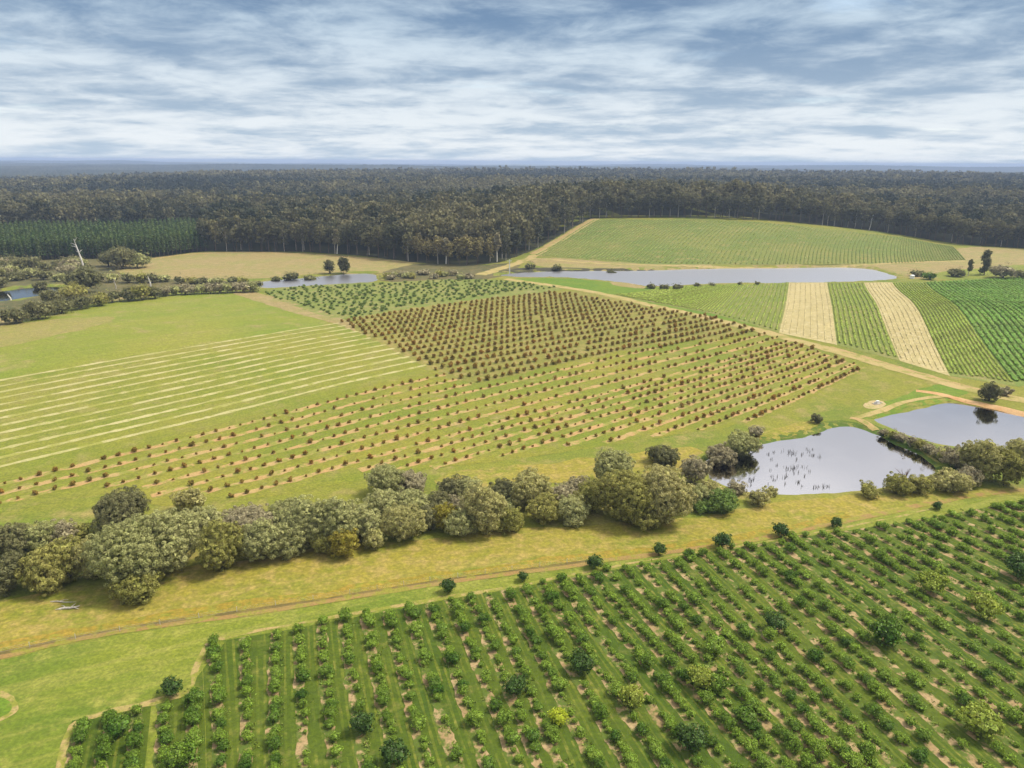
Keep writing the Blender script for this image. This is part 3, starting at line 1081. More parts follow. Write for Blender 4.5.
def bush(name, box, kind, label, cat='bush', group='bushes along the creek', leaf=0.26, puff=0.80, per=95, lobes=8, jit=.4, loose=2.2, lift=0.0):
    jit *= .65
    cx, cy_, w, h = box
    x, y, a, b, ad = place_box(cx, cy_, w, h)
    z = H(x, y)
    seed = int(cx * 7 + cy_ * 13)
    rng = np.random.default_rng(seed)
    if group == 'trees and bushes of the creek and ponds' and cx < 680 and w > 20:
        a, ad, b = a * 1.0, ad * .96, b * .93
    dist = math.hypot(x, y)
    far = max(1.0, dist / 190.0)
    leaf, puff = leaf * far ** .7, puff * far ** .8
    puff = min(puff, a * .42)
    leaf = min(leaf, puff * .7)
    o = tag(empty(name, (x, y, z), rng.uniform(0, 6.28)), label, cat, group)
    q = crown(rng, a, (a + ad) / 2, b, lobes, .52, puff, per, leaf, .75, loose, jit, 1.15 if loose > 1 else 0)
    q = q.reshape(-1, 3)
    q[:, 2] += b * .92 + lift
    q[:, 2] = np.maximum(q[:, 2], .05 + .1 * rng.random(len(q)))
    link('crown', mesh_polys('crown', q, 4, 'foliage_' + kind), o)
    stems = []
    for i in range(3):
        an = rng.uniform(0, 6.28)
        e = np.array((math.cos(an) * a * .45, math.sin(an) * a * .45, b * 1.2))
        stems.append(tube([(math.cos(an) * .15, math.sin(an) * .15, -.2), e * np.array((.4, .4, .5)), e], [max(.06, a * .045), a * .03, a * .012], 5))
    V, Fc = join(stems)
    link('trunk', mesh_pd('trunk', V, Fc, 'brown_bark'), o)
    return o


T_ = 'tree'
CREEK = [
    # west end of the belt
    ((10, 540, 38, 36), 'D', 'dark grey-green bush at the far west end of the belt, behind another'),
    ((34, 537, 34, 32), 'G', 'rounded grey-green bush behind the front bushes at the west end'),
    ((60, 535, 34, 24), 'B', 'low dull brownish bush with a flat top, west of the lone round tree'),
    ((80, 532, 18, 15), 'O', 'tiny olive bush at the foot of the dark lone round tree'),
    ((118, 511, 55, 48), 'D', 'big dark round tree rising alone behind the belt, beside the sapling rows'),
    ((4, 573, 40, 42), 'D', 'dark bush cut by the edge, at the front of the belt'),
    ((40, 570, 44, 46), 'O', 'broad olive bush above the grey fallen log'),
    ((66, 560, 44, 48), 'O', 'yellowish olive bush between the log and the big grey tree'),
    ((94, 556, 40, 48), 'P', 'pale green bush directly below the lone round tree'),
    ((132, 552, 66, 74), 'G', 'largest grey-green bush of the west belt, taller than its neighbours'),
    ((137, 587, 46, 34), 'O', 'low green bush sticking out lowest into the golden grass'),
    ((170, 541, 56, 64), 'G', 'tall grey-green bush next to the largest one, lumpy crown'),
    ((189, 500, 27, 24), 'P', 'thin pale olive tree standing between the belt and the saplings'),
    ((197, 526, 46, 36), 'G', 'grey-green bush under the thin pale olive tree'),
    ((221, 545, 48, 52), 'O', 'full olive bush with a reddish bare spot at its east foot'),
    ((247, 522, 60, 36), 'B', 'wide greyish brown bush along the back of the belt'),
    ((259, 540, 44, 46), 'G', 'grey-green bush above the reddish bare spot'),
    ((287, 541, 34, 38), 'G', 'narrow grey-green bush just west of the golden bush'),
    ((284, 514, 40, 30), 'G', 'grey bush at the back of the belt behind the narrow one'),
    ((306, 523, 44, 56), 'G', 'silvery grey bush behind the olive half of the golden pair'),
    ((332, 522, 44, 54), 'G', 'silvery grey bush standing straight behind the golden bush'),
    ((358, 521, 42, 46), 'G', 'silvery grey bush behind the small round bush'),
    ((322, 542, 24, 25), 'O', 'small olive bush joined to the golden bush'),
    ((343, 543, 26, 30), 'Y', 'golden olive bush bulging out in front of the belt'),
    ((374, 540, 17, 22), 'P', 'small pale round bush alone on the grass east of the golden bush'),
    ((386, 479, 37, 34), 'G', 'tall dark grey tree rising above the belt near the sapling rows'),
    ((411, 482, 34, 24), 'B', 'brown-grey round bush beside the tall dark grey tree'),
    ((384, 503, 40, 32), 'G', 'grey bush below the tall dark grey tree'),
    ((410, 503, 42, 32), 'G', 'grey bush below the brown-grey round bush'),
    ((404, 521, 42, 40), 'P', 'lumpy light grey-olive bush beside a patch of bare soil'),
    ((429, 519, 20, 32), 'D', 'narrow dark bush east of the light grey-olive one'),
    ((437, 502, 28, 24), 'D', 'dark low bush in the gap of the belt'),
    ((447, 518, 26, 28), 'Y', 'yellowish round bush in the middle of the belt'),
    ((456, 488, 38, 26), 'D', 'spiky dark grey bush at the back, beside the dry patch'),
    ((457, 504, 24, 18), 'B', 'small pinkish brown bush behind the yellowish round one'),
    ((462, 522, 30, 32), 'G', 'silvery bush in front, east of the yellowish round one'),
    ((485, 508, 42, 54), 'P', 'tall pale bush with a knobbly crown in mid belt'),
    ((470, 489, 24, 26), 'G', 'dull grey bush behind the tall pale knobbly one'),
    ((502, 491, 34, 22), 'D', 'flat dark grey bush between the two tall pale bushes'),
    ((512, 521, 26, 25), 'O', 'dense olive bush at the front, east of the tall pale knobbly one'),
    ((503, 506, 22, 20), 'G', 'small grey-green bush above the dense olive one'),
    ((530, 487, 40, 40), 'P', 'tall yellow-green bush, widest at its top, mid belt'),
    ((544, 509, 34, 30), 'O', 'olive bush at the foot of the tall yellow-green one'),
    ((571, 509, 30, 30), 'G', 'round grey-green bush above the tiny pale bush'),
    ((574, 520, 16, 14), 'G', 'tiny pale grey bush at the edge of the golden grass'),
    ((563, 493, 28, 17), 'B', 'brown brushy bush at the back between two green ones'),
    ((579, 485, 24, 16), 'B', 'brownish grey low bush west of the tall grey tree'),
    ((592, 497, 30, 32), 'O', 'olive bush pressed against the biggest tree'),
    ((612, 467, 42, 42), 'G', 'tall grey tree behind the biggest tree of the creek'),
    ((627, 494, 58, 60), 'O', 'biggest tree of the creek, broad olive crown'),
    ((665, 492, 50, 62), 'P', 'big pale green tree joined to the east side of the biggest tree'),
    ((643, 511, 44, 32), 'O', 'low olive crown in front of the two biggest trees'),
    ((665, 456, 34, 22), 'D', 'dark round bush alone on the grass above the two biggest trees'),
    ((694, 472, 28, 28), 'B', 'pinkish brown bush at the west tip of the near pond'),
    ((698, 497, 20, 22), 'G', 'small grey bush between the pale tree and the green thicket'),
    ((711, 489, 24, 18), 'P', 'light wispy bush at the pond edge'),
    ((722, 502, 36, 23), 'N', 'fresh green bush with pale tips below the near pond'),
    ((701, 505, 22, 14), 'N', 'dark fresh green undergrowth bush beside the pale tree'),
    ((760, 498, 20, 17), 'P', 'small pale bush alone between the pond and the golden grass'),
    ((738, 489, 19, 12), 'B', 'reedy brown bush at the waterline'),
    ((771, 491.5, 10, 9), 'P', 'tiny pale tuft bush at the waterline'),
    ((721, 451, 28, 24), 'B', 'brownish bush leaning over its dark reflection in the near pond'),
    ((741, 441, 34, 26), 'G', 'grey bush above a dark reflection on the pond shore'),
    ((756, 432, 14, 10), 'B', 'small grey-brown bush on the north tip of the shore thicket'),
    ((817, 419, 9, 9), 'D', 'tiny dark bush alone on the knoll above the near pond'),
    ((868, 491, 18, 14), 'O', 'small round olive bush alone on the south shore of the near pond'),
    ((901, 485, 29, 20), 'O', 'wide olive bush under the bare dead one on the shore'),
    ((922, 486, 21, 18), 'O', 'olive bush between the wide one and the bright round one'),
    ((948, 481, 35, 22), 'P', 'bright yellow-green round bush at the east end of the near pond'),
    ((967, 477, 22, 21), 'B', 'brownish bush between the bright round bush and the willow'),
    ((980, 459, 36, 48), 'P', 'tall pale willowy tree beside the dam between the ponds'),
    ((1007, 468, 32, 38), 'O', 'olive willowy tree on the south shore of the side pond'),
    ((1020, 452, 26, 24), 'P', 'pale willowy tree cut by the edge behind the olive one'),
    ((958, 459, 28, 22), 'B', 'brown thicket bush where the dam meets the willow'),
    ((991, 393, 18, 18), 'D', 'dark scraggy tree alone on the north shore of the side pond'),
    ((1004, 392, 11, 8), 'B', 'small half-bare bush beside the scraggy tree'),
]
for box, kd, lab in CREEK:
    is_tree = ' tree' in lab and 'tree rising' in lab or lab.split(',')[0].split()[-1] == 'tree' or (' tree' in lab[:34] and ' bush' not in lab)
    loose = .7 if 'wil' in lab or 'thin' in lab or 'scrag' in lab or 'wispy' in lab else 2.2
    bush('creek_tree' if is_tree else 'creek_bush', box, kd, lab, T_ if is_tree else 'bush', 'trees and bushes of the creek and ponds', loose=loose, jit=.9 if loose < .9 else .5)

dam = [((884, 431, 12, 8), 'B'), ((893, 434.5, 13, 9), 'O'), ((902, 437.5, 13, 9), 'B'), ((911, 441, 14, 10), 'B'), ((920, 445, 14, 10), 'O'), ((929, 448.5, 15, 11), 'B'), ((938, 452.5, 16, 12), 'B'), ((947, 456, 17, 13), 'O')]
for b_, k_ in dam:
    bush('reed_bush', b_, k_, 'low brown reedy bush in the row on the dam between the two ponds', 'bush', 'reedy bushes on the dam', lobes=3, per=26, jit=.9)

# ---- the thicket far behind the pasture
THICKET = [
    ((12, 316, 30, 17), 'D'), ((38, 311, 30, 19), 'D'), ((60, 306, 28, 17), 'D'), ((80, 303, 26, 14), 'D'), ((98, 300, 22, 13), 'O'), ((52, 297, 28, 14), 'D'), ((72, 292, 30, 16), 'O'),
    ((112, 297, 18, 12), 'D'), ((128, 294, 20, 15), 'D'), ((141, 292, 20, 18), 'O'), ((154, 292, 18, 14), 'D'), ((164, 291.5, 16, 10), 'B'), ((-12, 318, 26, 18), 'D'),
]
for b_, k_ in THICKET:
    bush('thicket_bush', b_, k_, 'green creek bush along the top edge of the smooth pasture', 'bush', 'creek bushes above the smooth pasture', per=20, lobes=4)
HEDGE = [((176 + 8.5 * i, 290.2 - .35 * i, 15, 10.5), 'B' if i % 3 else 'G') for i in range(10)]
for b_, k_ in HEDGE:
    bush('thicket_bush', b_, k_, 'brownish bush of the long low belt between pasture and back lake', 'bush', 'brownish bushes below the back lake', per=18, lobes=3)
rngt = np.random.default_rng(51)
BACK = []
for i in range(46):
    px = rngt.uniform(-30, 92)
    py = rngt.uniform(260, 289)
    if py > 284 and px < 72:
        continue
    BACK.append(((px, py, rngt.uniform(15, 24), rngt.uniform(7, 11)), 'DDBDDG'[int(rngt.integers(0, 6))]))
for b_, k_ in sorted(BACK, key=lambda q: q[0][1]):
    bush('swamp_bush', b_, k_, 'grey-brown bush in the wide swamp thicket before the pine plantation', 'bush', 'bushes of the swamp thicket', per=16, lobes=3)
for i in range(13):
    bush('bank_bush', (100 + i * 13 + rngt.uniform(-3, 3), 276.5 + (i * .55 if i < 8 else 4.2) + rngt.uniform(-.6, .6), rngt.uniform(12, 18), 7 if i > 4 else 10), 'DGDO'[i % 4], 'dark bush on the creek bank below the tan paddock', 'bush', 'dark bushes under the tan paddock', per=16, lobes=3)
bush('swamp_tree', (82, 281, 30, 26), 'D', 'dark brown-green tree at the foot of the leaning white dead trunk', T_, 'lone trees of the swamp', per=24)
bush('swamp_tree', (108, 259, 20, 16), 'D', 'olive tree west of the domed tree at the paddock corner', T_, 'lone trees of the swamp', per=24)
bush('swamp_tree', (121, 258, 30, 23), 'D', 'broad olive domed tree at the west corner of the tan paddock', T_, 'lone trees of the swamp', per=24)
bush('swamp_tree', (137, 261, 22, 15), 'G', 'grey-green tree east of the domed tree at the paddock corner', T_, 'lone trees of the swamp', per=24)
for b_, k_, l_ in [((290, 274.5, 17, 9), 'D', 'dark round bush on the far shore of the back lake'), ((311, 275, 14, 7), 'D', 'smaller dark bush on the far shore of the back lake'), ((276, 277, 11, 5), 'D', 'low dark bush at the west end of the far lake shore')]:
    bush('lake_bush', b_, k_, l_, 'bush', 'bushes on the back lake shore', per=22, lobes=4)
for i in range(16):
    bush('scrub_bush', (384 + rngt.uniform(0, 88), 274 + rngt.uniform(-3.5, 5), rngt.uniform(8, 14), rngt.uniform(4, 6.5)), 'BOBG'[i % 4], 'low brown scrub bush between the back lake and the long lake', 'bush', 'scrub between the two lakes', per=14, lobes=3)
for px, py, w in [(531, 266.2, 12), (556, 267.4, 10), (612, 269.0, 9)]:
    bush('lake_bush', (px, py, w, 3.0), 'D', 'low dark bush on the far bank of the long lake', 'bush', 'dark bushes on the long lake bank', per=40, lobes=3)
for px, py, w in [(652, 286.5, 10), (664, 286.8, 12), (677, 286.5, 12), (697, 285, 9), (712, 284.6, 6), (740, 283.6, 5), (757, 283.2, 6)]:
    bush('lake_bush', (px, py, w, 3.4), 'D', 'tiny dark shrub on the near shore of the long lake', 'bush', 'shrubs on the near lake shore', per=14, lobes=2)
for b_, k_, l_ in [((930, 276, 13, 8), 'N', 'dark green round bush beside the white tank east of the lake'), ((917, 273.5, 14, 5), 'D', 'low dark brown scrub bush above the white tank'),
                   ((958, 273, 18, 5), 'D', 'low dark scrub bush west of the two dark trees'), ((1004, 272, 30, 7), 'B', 'wide brown scrub bush east of the two dark trees'), ((1022, 274, 20, 5), 'D', 'dark scrub bush at the edge east of the two dark trees')]:
    bush('scrub_bush', b_, k_, l_, 'bush', 'scrub east of the long lake', per=18, lobes=3)


# ---- taller separate trees
def tall_tree(name, px, py_base, w, h, mat, label, group, bark='pale_bark', crown_from=.35, puffs=7, cat='tree', seed=0, leaf=.8):
    x, y = at(px, py_base)
    z = H(x, y)
    dpt = depth(x, y, z)
    Ht, R = h * dpt / F, w / 2 * dpt / F
    rng = np.random.default_rng(seed + int(px * 11))
    o = tag(empty(name, (x, y, z)), label, cat, group)
    Q = []
    for i in range(puffs):
        t = crown_from + (1 - crown_from) * (i + .6) / (puffs + .4)
        rr = R * (1.05 - .65 * abs(t - .62)) * rng.uniform(.45, .65)
        an = rng.uniform(0, 6.28)
        f = R * rng.uniform(.1, .5) * (1.15 - t)
        q = crown(rng, rr, rr, rr * .75, 2, .5, rr * .42, 16, leaf, .8, 1.2)
        q += np.array((math.cos(an) * f, math.sin(an) * f, Ht * t - rr * .3))
        Q.append(q)
    link('crown', mesh_polys('crown', np.concatenate(Q), 4, mat), o)
    V, Fc = limbs(rng, Ht * .88, max(.25, Ht * .022), R * .7, 5, max(.3, crown_from - .1))
    link('trunk', mesh_pd('trunk', V, Fc, bark), o)
    return o


tall_tree('lake_tree', 329.5, 273.5, 14, 13, 'foliage_D', 'western of the two dark trees standing at the back lake', 'pair of dark trees at the back lake', 'brown_bark', .4)
tall_tree('lake_tree', 343.5, 273.3, 17, 17, 'foliage_D', 'eastern, taller of the two dark trees standing at the back lake', 'pair of dark trees at the back lake', 'brown_bark', .4)
tall_tree('paddock_tree', 968, 276, 7, 17, 'foliage_D', 'thin pale-stemmed tree beside the tall dark conifer east of the lake', 'pair of trees east of the long lake', 'pale_bark', .35, 6)
tall_tree('paddock_tree', 984, 275, 14, 25, 'foliage_D', 'tall dark conical tree alone in the dry grass east of the lake', 'pair of trees east of the long lake', 'brown_bark', .12, 10)


def dead_tree(name, px, py_base, h, lean, label, mat='white_wood', r=.45, branches=6, group='dead white trunks by the creek'):
    x, y = at(px, py_base)
    z = H(x, y)
    dpt = depth(x, y, z)
    Ht = h * dpt / F
    rng = np.random.default_rng(int(px * 3))
    o = tag(empty(name, (x, y, z)), label, 'dead tree', group)
    top = np.array((lean * dpt / F, 0, Ht))
    pts = [top * t + np.array((.3 * math.sin(5 * t), 0, -.3 if t == 0 else 0)) for t in (0, .3, .6, .85, 1)]
    V, Fc = tube(pts, [r, r * .85, r * .65, r * .45, r * .2], 7)
    link('trunk', mesh_pd('trunk', V, Fc, mat), o)
    for i in range(branches):
        t = rng.uniform(.5, .97)
        s = top * t
        an = rng.uniform(0, 6.28)
        L = Ht * rng.uniform(.08, .2)
        e = s + np.array((math.cos(an) * L, math.sin(an) * L, L * rng.uniform(.2, .9)))
        V, Fc = tube([s, (s + e) / 2 + np.array((0, 0, L * .12)), e], [r * .4, r * .25, r * .08], 5)
        link('branch', mesh_pd('branch', V, Fc, mat), o)
    return o


dead_tree('dead_tree', 84, 268.5, 29, -5, 'tall leaning white dead trunk standing in the swamp thicket', r=.75, branches=7)
dead_tree('dead_tree', 151, 288, 12, -1, 'short white dead trunk above the pasture edge, east of the leaning one', r=.5, branches=3)
dead_tree('dead_tree', 116, 289, 10, -.5, 'short grey dead trunk between the leaning one and the white stub', mat='grey_wood', r=.4, branches=3)
dead_tree('dead_tree', 11, 300, 6, -2, 'short pale stump in the dark creek water', r=.5, branches=1)

# utility pole at the west tip of the long lake
x, y = at(509.5, 273)
z = H(x, y)
o = tag(empty('utility_pole', (x, y, z)), 'white utility pole with a crossarm at the west tip of the long lake', 'pole')
V, Fc = tube([(0, 0, -.3), (0, 0, 7), (0, 0, 11.5)], [.38, .33, .28], 8)
link('pole', mesh_pd('pole', V, Fc, 'white_paint'), o)
V, Fc = tube([(-1.6, 0, 10.6), (1.6, 0, 10.6)], [.14, .14], 6)
link('crossarm', mesh_pd('crossarm', V, Fc, 'white_paint'), o)
for s in (-1.35, 1.35):
    V, Fc = tube([(s, 0, 10.7), (s, 0, 10.95), (s, 0, 11.1)], [.07, .12, .06], 6)
    link('insulator', mesh_pd('insulator', V, Fc, 'grey_wood'), o)

# white water tank
x, y = at(912, 278.5)
z = H(x, y)
o = tag(empty('water_tank', (x, y, z)), 'small white round water tank on the grass beside the lake dam', 'water tank')
V, Fc = tube([(0, 0, -.2), (0, 0, 2.0), (0, 0, 2.3), (0, 0, 2.75), (0, 0, 2.8)], [1.5, 1.5, 1.55, .5, .3], 20)
link('tank_wall', mesh_pd('tank_wall', V, Fc, 'white_paint'), o)
V, Fc = tube([(0, 0, 2.8), (0, 0, 2.95)], [.4, .4], 12)
link('lid', mesh_pd('lid', V, Fc, 'steel'), o)

# pump on its slab by the side pond
def box_mesh(cx_, cy2, cz, sx, sy, sz):
    V = [(cx_ + a * sx / 2, cy2 + b * sy / 2, cz + c * sz / 2) for a in (-1, 1) for b in (-1, 1) for c in (-1, 1)]
    return V, [(0, 1, 3, 2), (4, 6, 7, 5), (0, 4, 5, 1), (2, 3, 7, 6), (0, 2, 6, 4), (1, 5, 7, 3)]


x, y = at(876.5, 404)
z = H(x, y)
o = tag(empty('pump', (x, y, z), .3), 'pale pump box on a bare round patch above the side pond', 'pump')
V, Fc = box_mesh(0, 0, .12, 2.6, 1.5, .3)
link('slab', mesh_pd('slab', V, Fc, 'grey_wood'), o)
V, Fc = box_mesh(.35, 0, .72, 1.0, .8, .9)
link('housing', mesh_pd('housing', V, Fc, 'white_paint'), o)
V, Fc = tube([(-.15, 0, .6), (-.6, 0, .62), (-.95, 0, .5)], [.3, .3, .2], 10)
link('motor', mesh_pd('motor', V, Fc, 'steel'), o)
V, Fc = tube([(.85, 0, .6), (1.6, .1, .45), (2.6, .2, .1), (3.2, .3, -.1)], [.12, .12, .12, .12], 8)
link('pipe', mesh_pd('pipe', V, Fc, 'steel'), o)

# fallen log in the golden grass
x, y = at(69, 609)
z = H(x, y)
o = tag(empty('fallen_log', (x, y, z), .12), 'grey fallen log lying in the grass below the west bushes', 'log')
o.scale = (.68, .68, .68)
V, Fc = tube([(-2.5, 0, .15), (-1.2, .15, .32), (.4, -.1, .38), (1.8, .1, .42), (2.7, .35, .62)], [.3, .34, .3, .24, .12], 8)
link('trunk', mesh_pd('trunk', V, Fc, 'grey_wood'), o)
for a, b, c in [((.4, 0, .4), (1.0, .8, .7), (1.2, 1.7, .6)), ((-1.0, .1, .4), (-1.6, .9, .5), (-2.6, 1.5, .3)), ((1.4, .1, .4), (2.0, -.5, .5), (2.9, -.7, .3)), ((-2.3, 0, .2), (-3.0, -.3, .3), (-3.5, -.2, .15))]:
    V, Fc = tube([a, b, c], [.15, .11, .04], 6)
    link('branch', mesh_pd('branch', V, Fc, 'grey_wood'), o)
x, y = at(57, 602.5)
o = tag(empty('fallen_branch', (x, y, H(x, y)), -.1), 'thin bleached branch lying just above the grey fallen log', 'branch')
V, Fc = join([tube([(-1.3, 0, .1), (0, .1, .22), (1.5, 0, .18), (3.6, .4, .12)], [.1, .11, .08, .03], 6), tube([(.3, .05, .2), (1.0, .7, .2), (1.6, 1.0, .1)], [.06, .05, .02], 5)])
link('branch', mesh_pd('branch', V, Fc, 'grey_wood'), o)

# bare dead bush on the near pond's shore
x, y = at(905, 478)
o = tag(empty('dead_bush', (x, y, H(x, y))), 'leafless dark bush spreading bare twigs over the near pond', 'dead bush')
rb = np.random.default_rng(9)
for i in range(16):
    an = rb.uniform(0, 6.28)
    el = rb.uniform(.5, 1.35)
    L = rb.uniform(2.2, 3.8)
    dv = np.array((math.cos(an) * math.cos(el), math.sin(an) * math.cos(el), math.sin(el)))
    m = dv * L * .5 + np.array((0, 0, .25))
    e = dv * L + rb.normal(0, .3, 3)
    prt = [tube([(0, 0, 0), m, e], [.11, .07, .02], 5)]
    for j in range(3):
        s = m + (e - m) * rb.uniform(0, .8)
        prt.append(tube([s, s + unit(dv + rb.normal(0, .6, 3)) * rb.uniform(.5, 1.1)], [.045, .012], 4))
    V, Fc = join(prt)
    link('branch', mesh_pd('branch', V, Fc, 'dead_twig'), o)

# reeds standing in the near pond
REEDS = [(792, 453, 6), (790, 469, 5)] + [(float(rngt.uniform(748, 812)), float(rngt.uniform(452, 486)), 2) for _ in range(34)] + [(float(rngt.uniform(798, 830)), 487 + float(rngt.uniform(-1.5, 1)), 2) for _ in range(8)] + [(float(rngt.uniform(806, 820)), 454 + float(rngt.uniform(-5, 5)), 2) for _ in range(8)]
W, zw, bb = PONDS['near_pond']
for px, py, sz in REEDS:
    x, y = flat(px, py, zw)
    if not inside(W, [x], [y])[0]:
        continue
    rr = np.random.default_rng(int(px * 17))
    n = 26 if sz > 4 else int(rr.integers(3, 7))
    rad = 1.1 if sz > 4 else .2
    C = np.column_stack([rr.normal(0, rad, n), rr.normal(0, rad * .5, n), np.zeros(n)])
    hgt = rr.uniform(.3, .85, n) * (1.4 if sz > 4 else 1.0)
    dv = np.column_stack([rr.normal(0, .25, n), rr.normal(0, .25, n), np.ones(n)]) * hgt[:, None]
    sd = unit(np.column_stack([rr.normal(0, 1, n), rr.normal(0, .3, n), np.zeros(n)])) * .05
    q = np.stack([C - sd, C + sd, C + sd * .4 + dv, C - sd * .4 + dv], 1)
    o = link('reed_tuft', mesh_polys('reed_tuft', q, 4, 'reed'), None, (x, y, zw))
    if sz > 4:
        tag(o, 'thick dark reed clump in the near pond, ' + ('nearer the north shore' if py < 460 else 'south of the other one'), 'reeds', 'thick reed clumps in the near pond')
    else:
        tag(o, 'thin dark tuft of dead reeds standing in the near pond', 'reeds', 'thin reed tufts in the near pond')

# ------------------------------------------------------------------ orchard trees
OV = []
for i in range(10):
    rng = np.random.default_rng(100 + i)
    R = 1.22
    q = crown(rng, R, R * rng.uniform(.85, 1.1), 1.0, int(rng.integers(5, 9)), .50, .36, 22, .20, .8, .85, .8)
    sh = unit(rng.normal(0, 1, (70, 3)) + np.array((0, 0, .6)))
    q = np.concatenate([q, leaves(sh * np.array((R, R, 1.0)) * rng.uniform(.95, 1.28, (70, 1)), sh, .20, rng, .9)])
    q[..., 2] += 1.2
    V, Fc = limbs(rng, 1.9, .07, .7, 5, .3)
    OV.append((q, mesh_polys('crown', q, 4, 'orchard_leaf'), mesh_pd('trunk', V, Fc, 'brown_bark')))


def orchard_tree(x, y, s, sz, v, label, group, mat=None):
    o = tag(empty('orchard_tree', (x, y, H(x, y)), RNG.uniform(0, 6.28)), label, 'tree', group)
    o.scale = (s, s, s * sz)
    c = link('crown', OV[v][1], o)
    if mat:
        c.material_slots[0].link = 'OBJECT'
        c.material_slots[0].material = MATS[mat]
    link('trunk', OV[v][2], o)
    return o


SPECIAL = [
    (559, 719, 20, 'orchard_leaf_lime', 'bright lime-yellow tree among the green orchard rows'),
    (982, 610, 29, 'orchard_leaf_yellow', 'wide yellow-green tree high in the orchard near the east edge'),
    (978, 725, 36, 'orchard_leaf_yellow', 'large yellow-green tree of the lower east orchard'),
    (1019, 570, 32, 'orchard_leaf_dark', 'large dark tree at the east edge of the orchard'),
    (773, 625, 22, 'orchard_leaf_dark', 'dark round tree standing out in the middle of the orchard'),
    (393, 757, 28, 'orchard_leaf_dark', 'dark wide tree at the bottom edge, beneath two paler ones'),
    (515, 688, 24, 'orchard_leaf_dark', 'dark tree in the orchard right above the lime-yellow one'),
    (632, 700, 26, 'orchard_leaf_yellow', 'round light green tree east of the lime-yellow one'),
    (580, 666, 24, 'orchard_leaf_dark', 'dark olive tree in the row north of the light green round one'),
    (690, 742, 30, 'orchard_leaf_dark', 'large dark tree near the bottom of mid orchard'),
    (886, 637, 32, 'orchard_leaf', 'tall broad green tree, highest of the east middle orchard'),
    (930, 586, 26, 'orchard_leaf_yellow', 'dull yellowish tree north-west of the wide yellow-green one'),
    (362, 726, 24, 'orchard_leaf_dark', 'dark tree under a pale crown in the lower west rows'),
    (700, 681, 26, 'orchard_leaf_yellow', 'yellowing low tree above the large dark one near the bottom'),
    (182, 760, 32, 'orchard_leaf', 'biggest tree at the bottom of the west rows'),
    (118, 730, 24, 'orchard_leaf', 'bushy bright green tree in the short west rows'),
    (715, 648, 22, 'orchard_leaf', 'light green tree west of the dark round mid-orchard tree'),
]
HEADS = [(449, 588, 15, 'first'), (523, 578, 11, 'second'), (594, 564, 15, 'third'), (659, 551, 13, 'fourth'), (722, 543, 17, 'fifth'), (781, 532, 15, 'sixth'), (836, 524, 12, 'seventh'), (937, 507, 9, 'eighth')]
taken = []
for px, py, w, m, lab in SPECIAL:
    x, y = at(px, py + w * .25)
    s = w / 2 * depth(x, y) / F / 1.35
    orchard_tree(x, y, s, 1.0, int(px) % 10, lab, 'trees that stand out in the orchard', m)
    taken.append((x, y, s * 1.5))
for px, py, w, nth in HEADS:
    x, y = at(px, py + w * .3)
    s = w / 2 * depth(x, y) / F / 1.3
    orchard_tree(x, y, s, 1.05, int(px) % 10, 'dark round tree on the headland grass beyond the row ends, ' + nth + ' from the west', 'lone trees at the row ends', 'orchard_leaf_dark')
    taken.append((x, y, s * 1.3))
x, y = at(171, 695)
orchard_tree(x, y, 1.25, 1.0, 3, 'dark round tree at the inner corner of the orchard edge', 'lone trees at the row ends', 'orchard_leaf_dark')
taken.append((x, y, 1.5))

cand = []
for x, y, k in orch_pts:
    x += RNG.normal(0, .16)
    y += RNG.normal(0, .25)
    if not in_view(x, y, 0, 170) or RNG.random() < .13:
        continue
    if any((x - a) ** 2 + (y - b) ** 2 < c * c for a, b, c in taken):
        continue
    s = float(np.clip(RNG.normal(.57, .18), .25, 1.15)) * (1.0 if k > 4 else 1.1)
    s *= 1 + .18 * float(vnoise(x / 14, y / 14, 61))
    cand.append((math.hypot(x, y, CAM_H) / s + (0 if in_view(x, y, 1, 4) else 1e5), x, y, s, k))
cand.sort()
print('orchard trees', len(cand))
rest, rest_tone = [], []
for i, (_, x, y, s, k) in enumerate(cand):
    v = int(RNG.integers(0, 10))
    szz = RNG.uniform(.78, 1.12)
    if i < 270:
        orchard_tree(x, y, s, szz, v, 'small bushy green orchard tree in the long planted rows nearest the camera', 'green orchard trees of the nearest rows')
    else:
        an = RNG.uniform(0, 6.28)
        c, sn = math.cos(an), math.sin(an)
        q = OV[v][0]
        q = q[RNG.random(len(q)) < .42]
        mq = q.mean(1, keepdims=True)
        q = (mq + (q - mq) * 1.45).reshape(-1, 3)
        X = np.column_stack([(q[:, 0] * c - q[:, 1] * sn) * s + x, (q[:, 0] * sn + q[:, 1] * c) * s + y, q[:, 2] * s * szz + H(x, y)])
        rest.append(X)
if rest:
    o = link('orchard_foliage', mesh_polys('orchard_foliage', np.concatenate(rest), 4, 'orchard_leaf'))
    tag(o, 'farther green trees of the near orchard, merging into a textured mass', 'orchard', None, 'stuff')

# low weeds and grass tufts under the orchard rows
wd = []
for k in range(57):
    P = spaced(ORCH.row(k), .45)
    for p in P:
        x, y = p[0] + RNG.normal(0, .55), p[1] + RNG.normal(0, .4)
        if RNG.random() < .45 and in_view(x, y, 0, 90) and float(vnoise(x / 3.1, y / 3.1, 91)) > -.25:
            h_ = RNG.uniform(.1, .38)
            c = np.column_stack([x + RNG.normal(0, .22, 7), y + RNG.normal(0, .22, 7), np.full(7, H(x, y) + h_ * .7) + RNG.uniform(-.1, .1, 7)])
            wd.append(leaves(c, RNG.normal(0, .6, (7, 3)) + np.array((0, 0, .8)), .34, RNG, .5))
tag(link('row_weeds', mesh_polys('row_weeds', np.concatenate(wd), 4, 'weed_leaf')), 'low weeds and grass tufts under the near orchard rows', 'weeds', None, 'stuff')

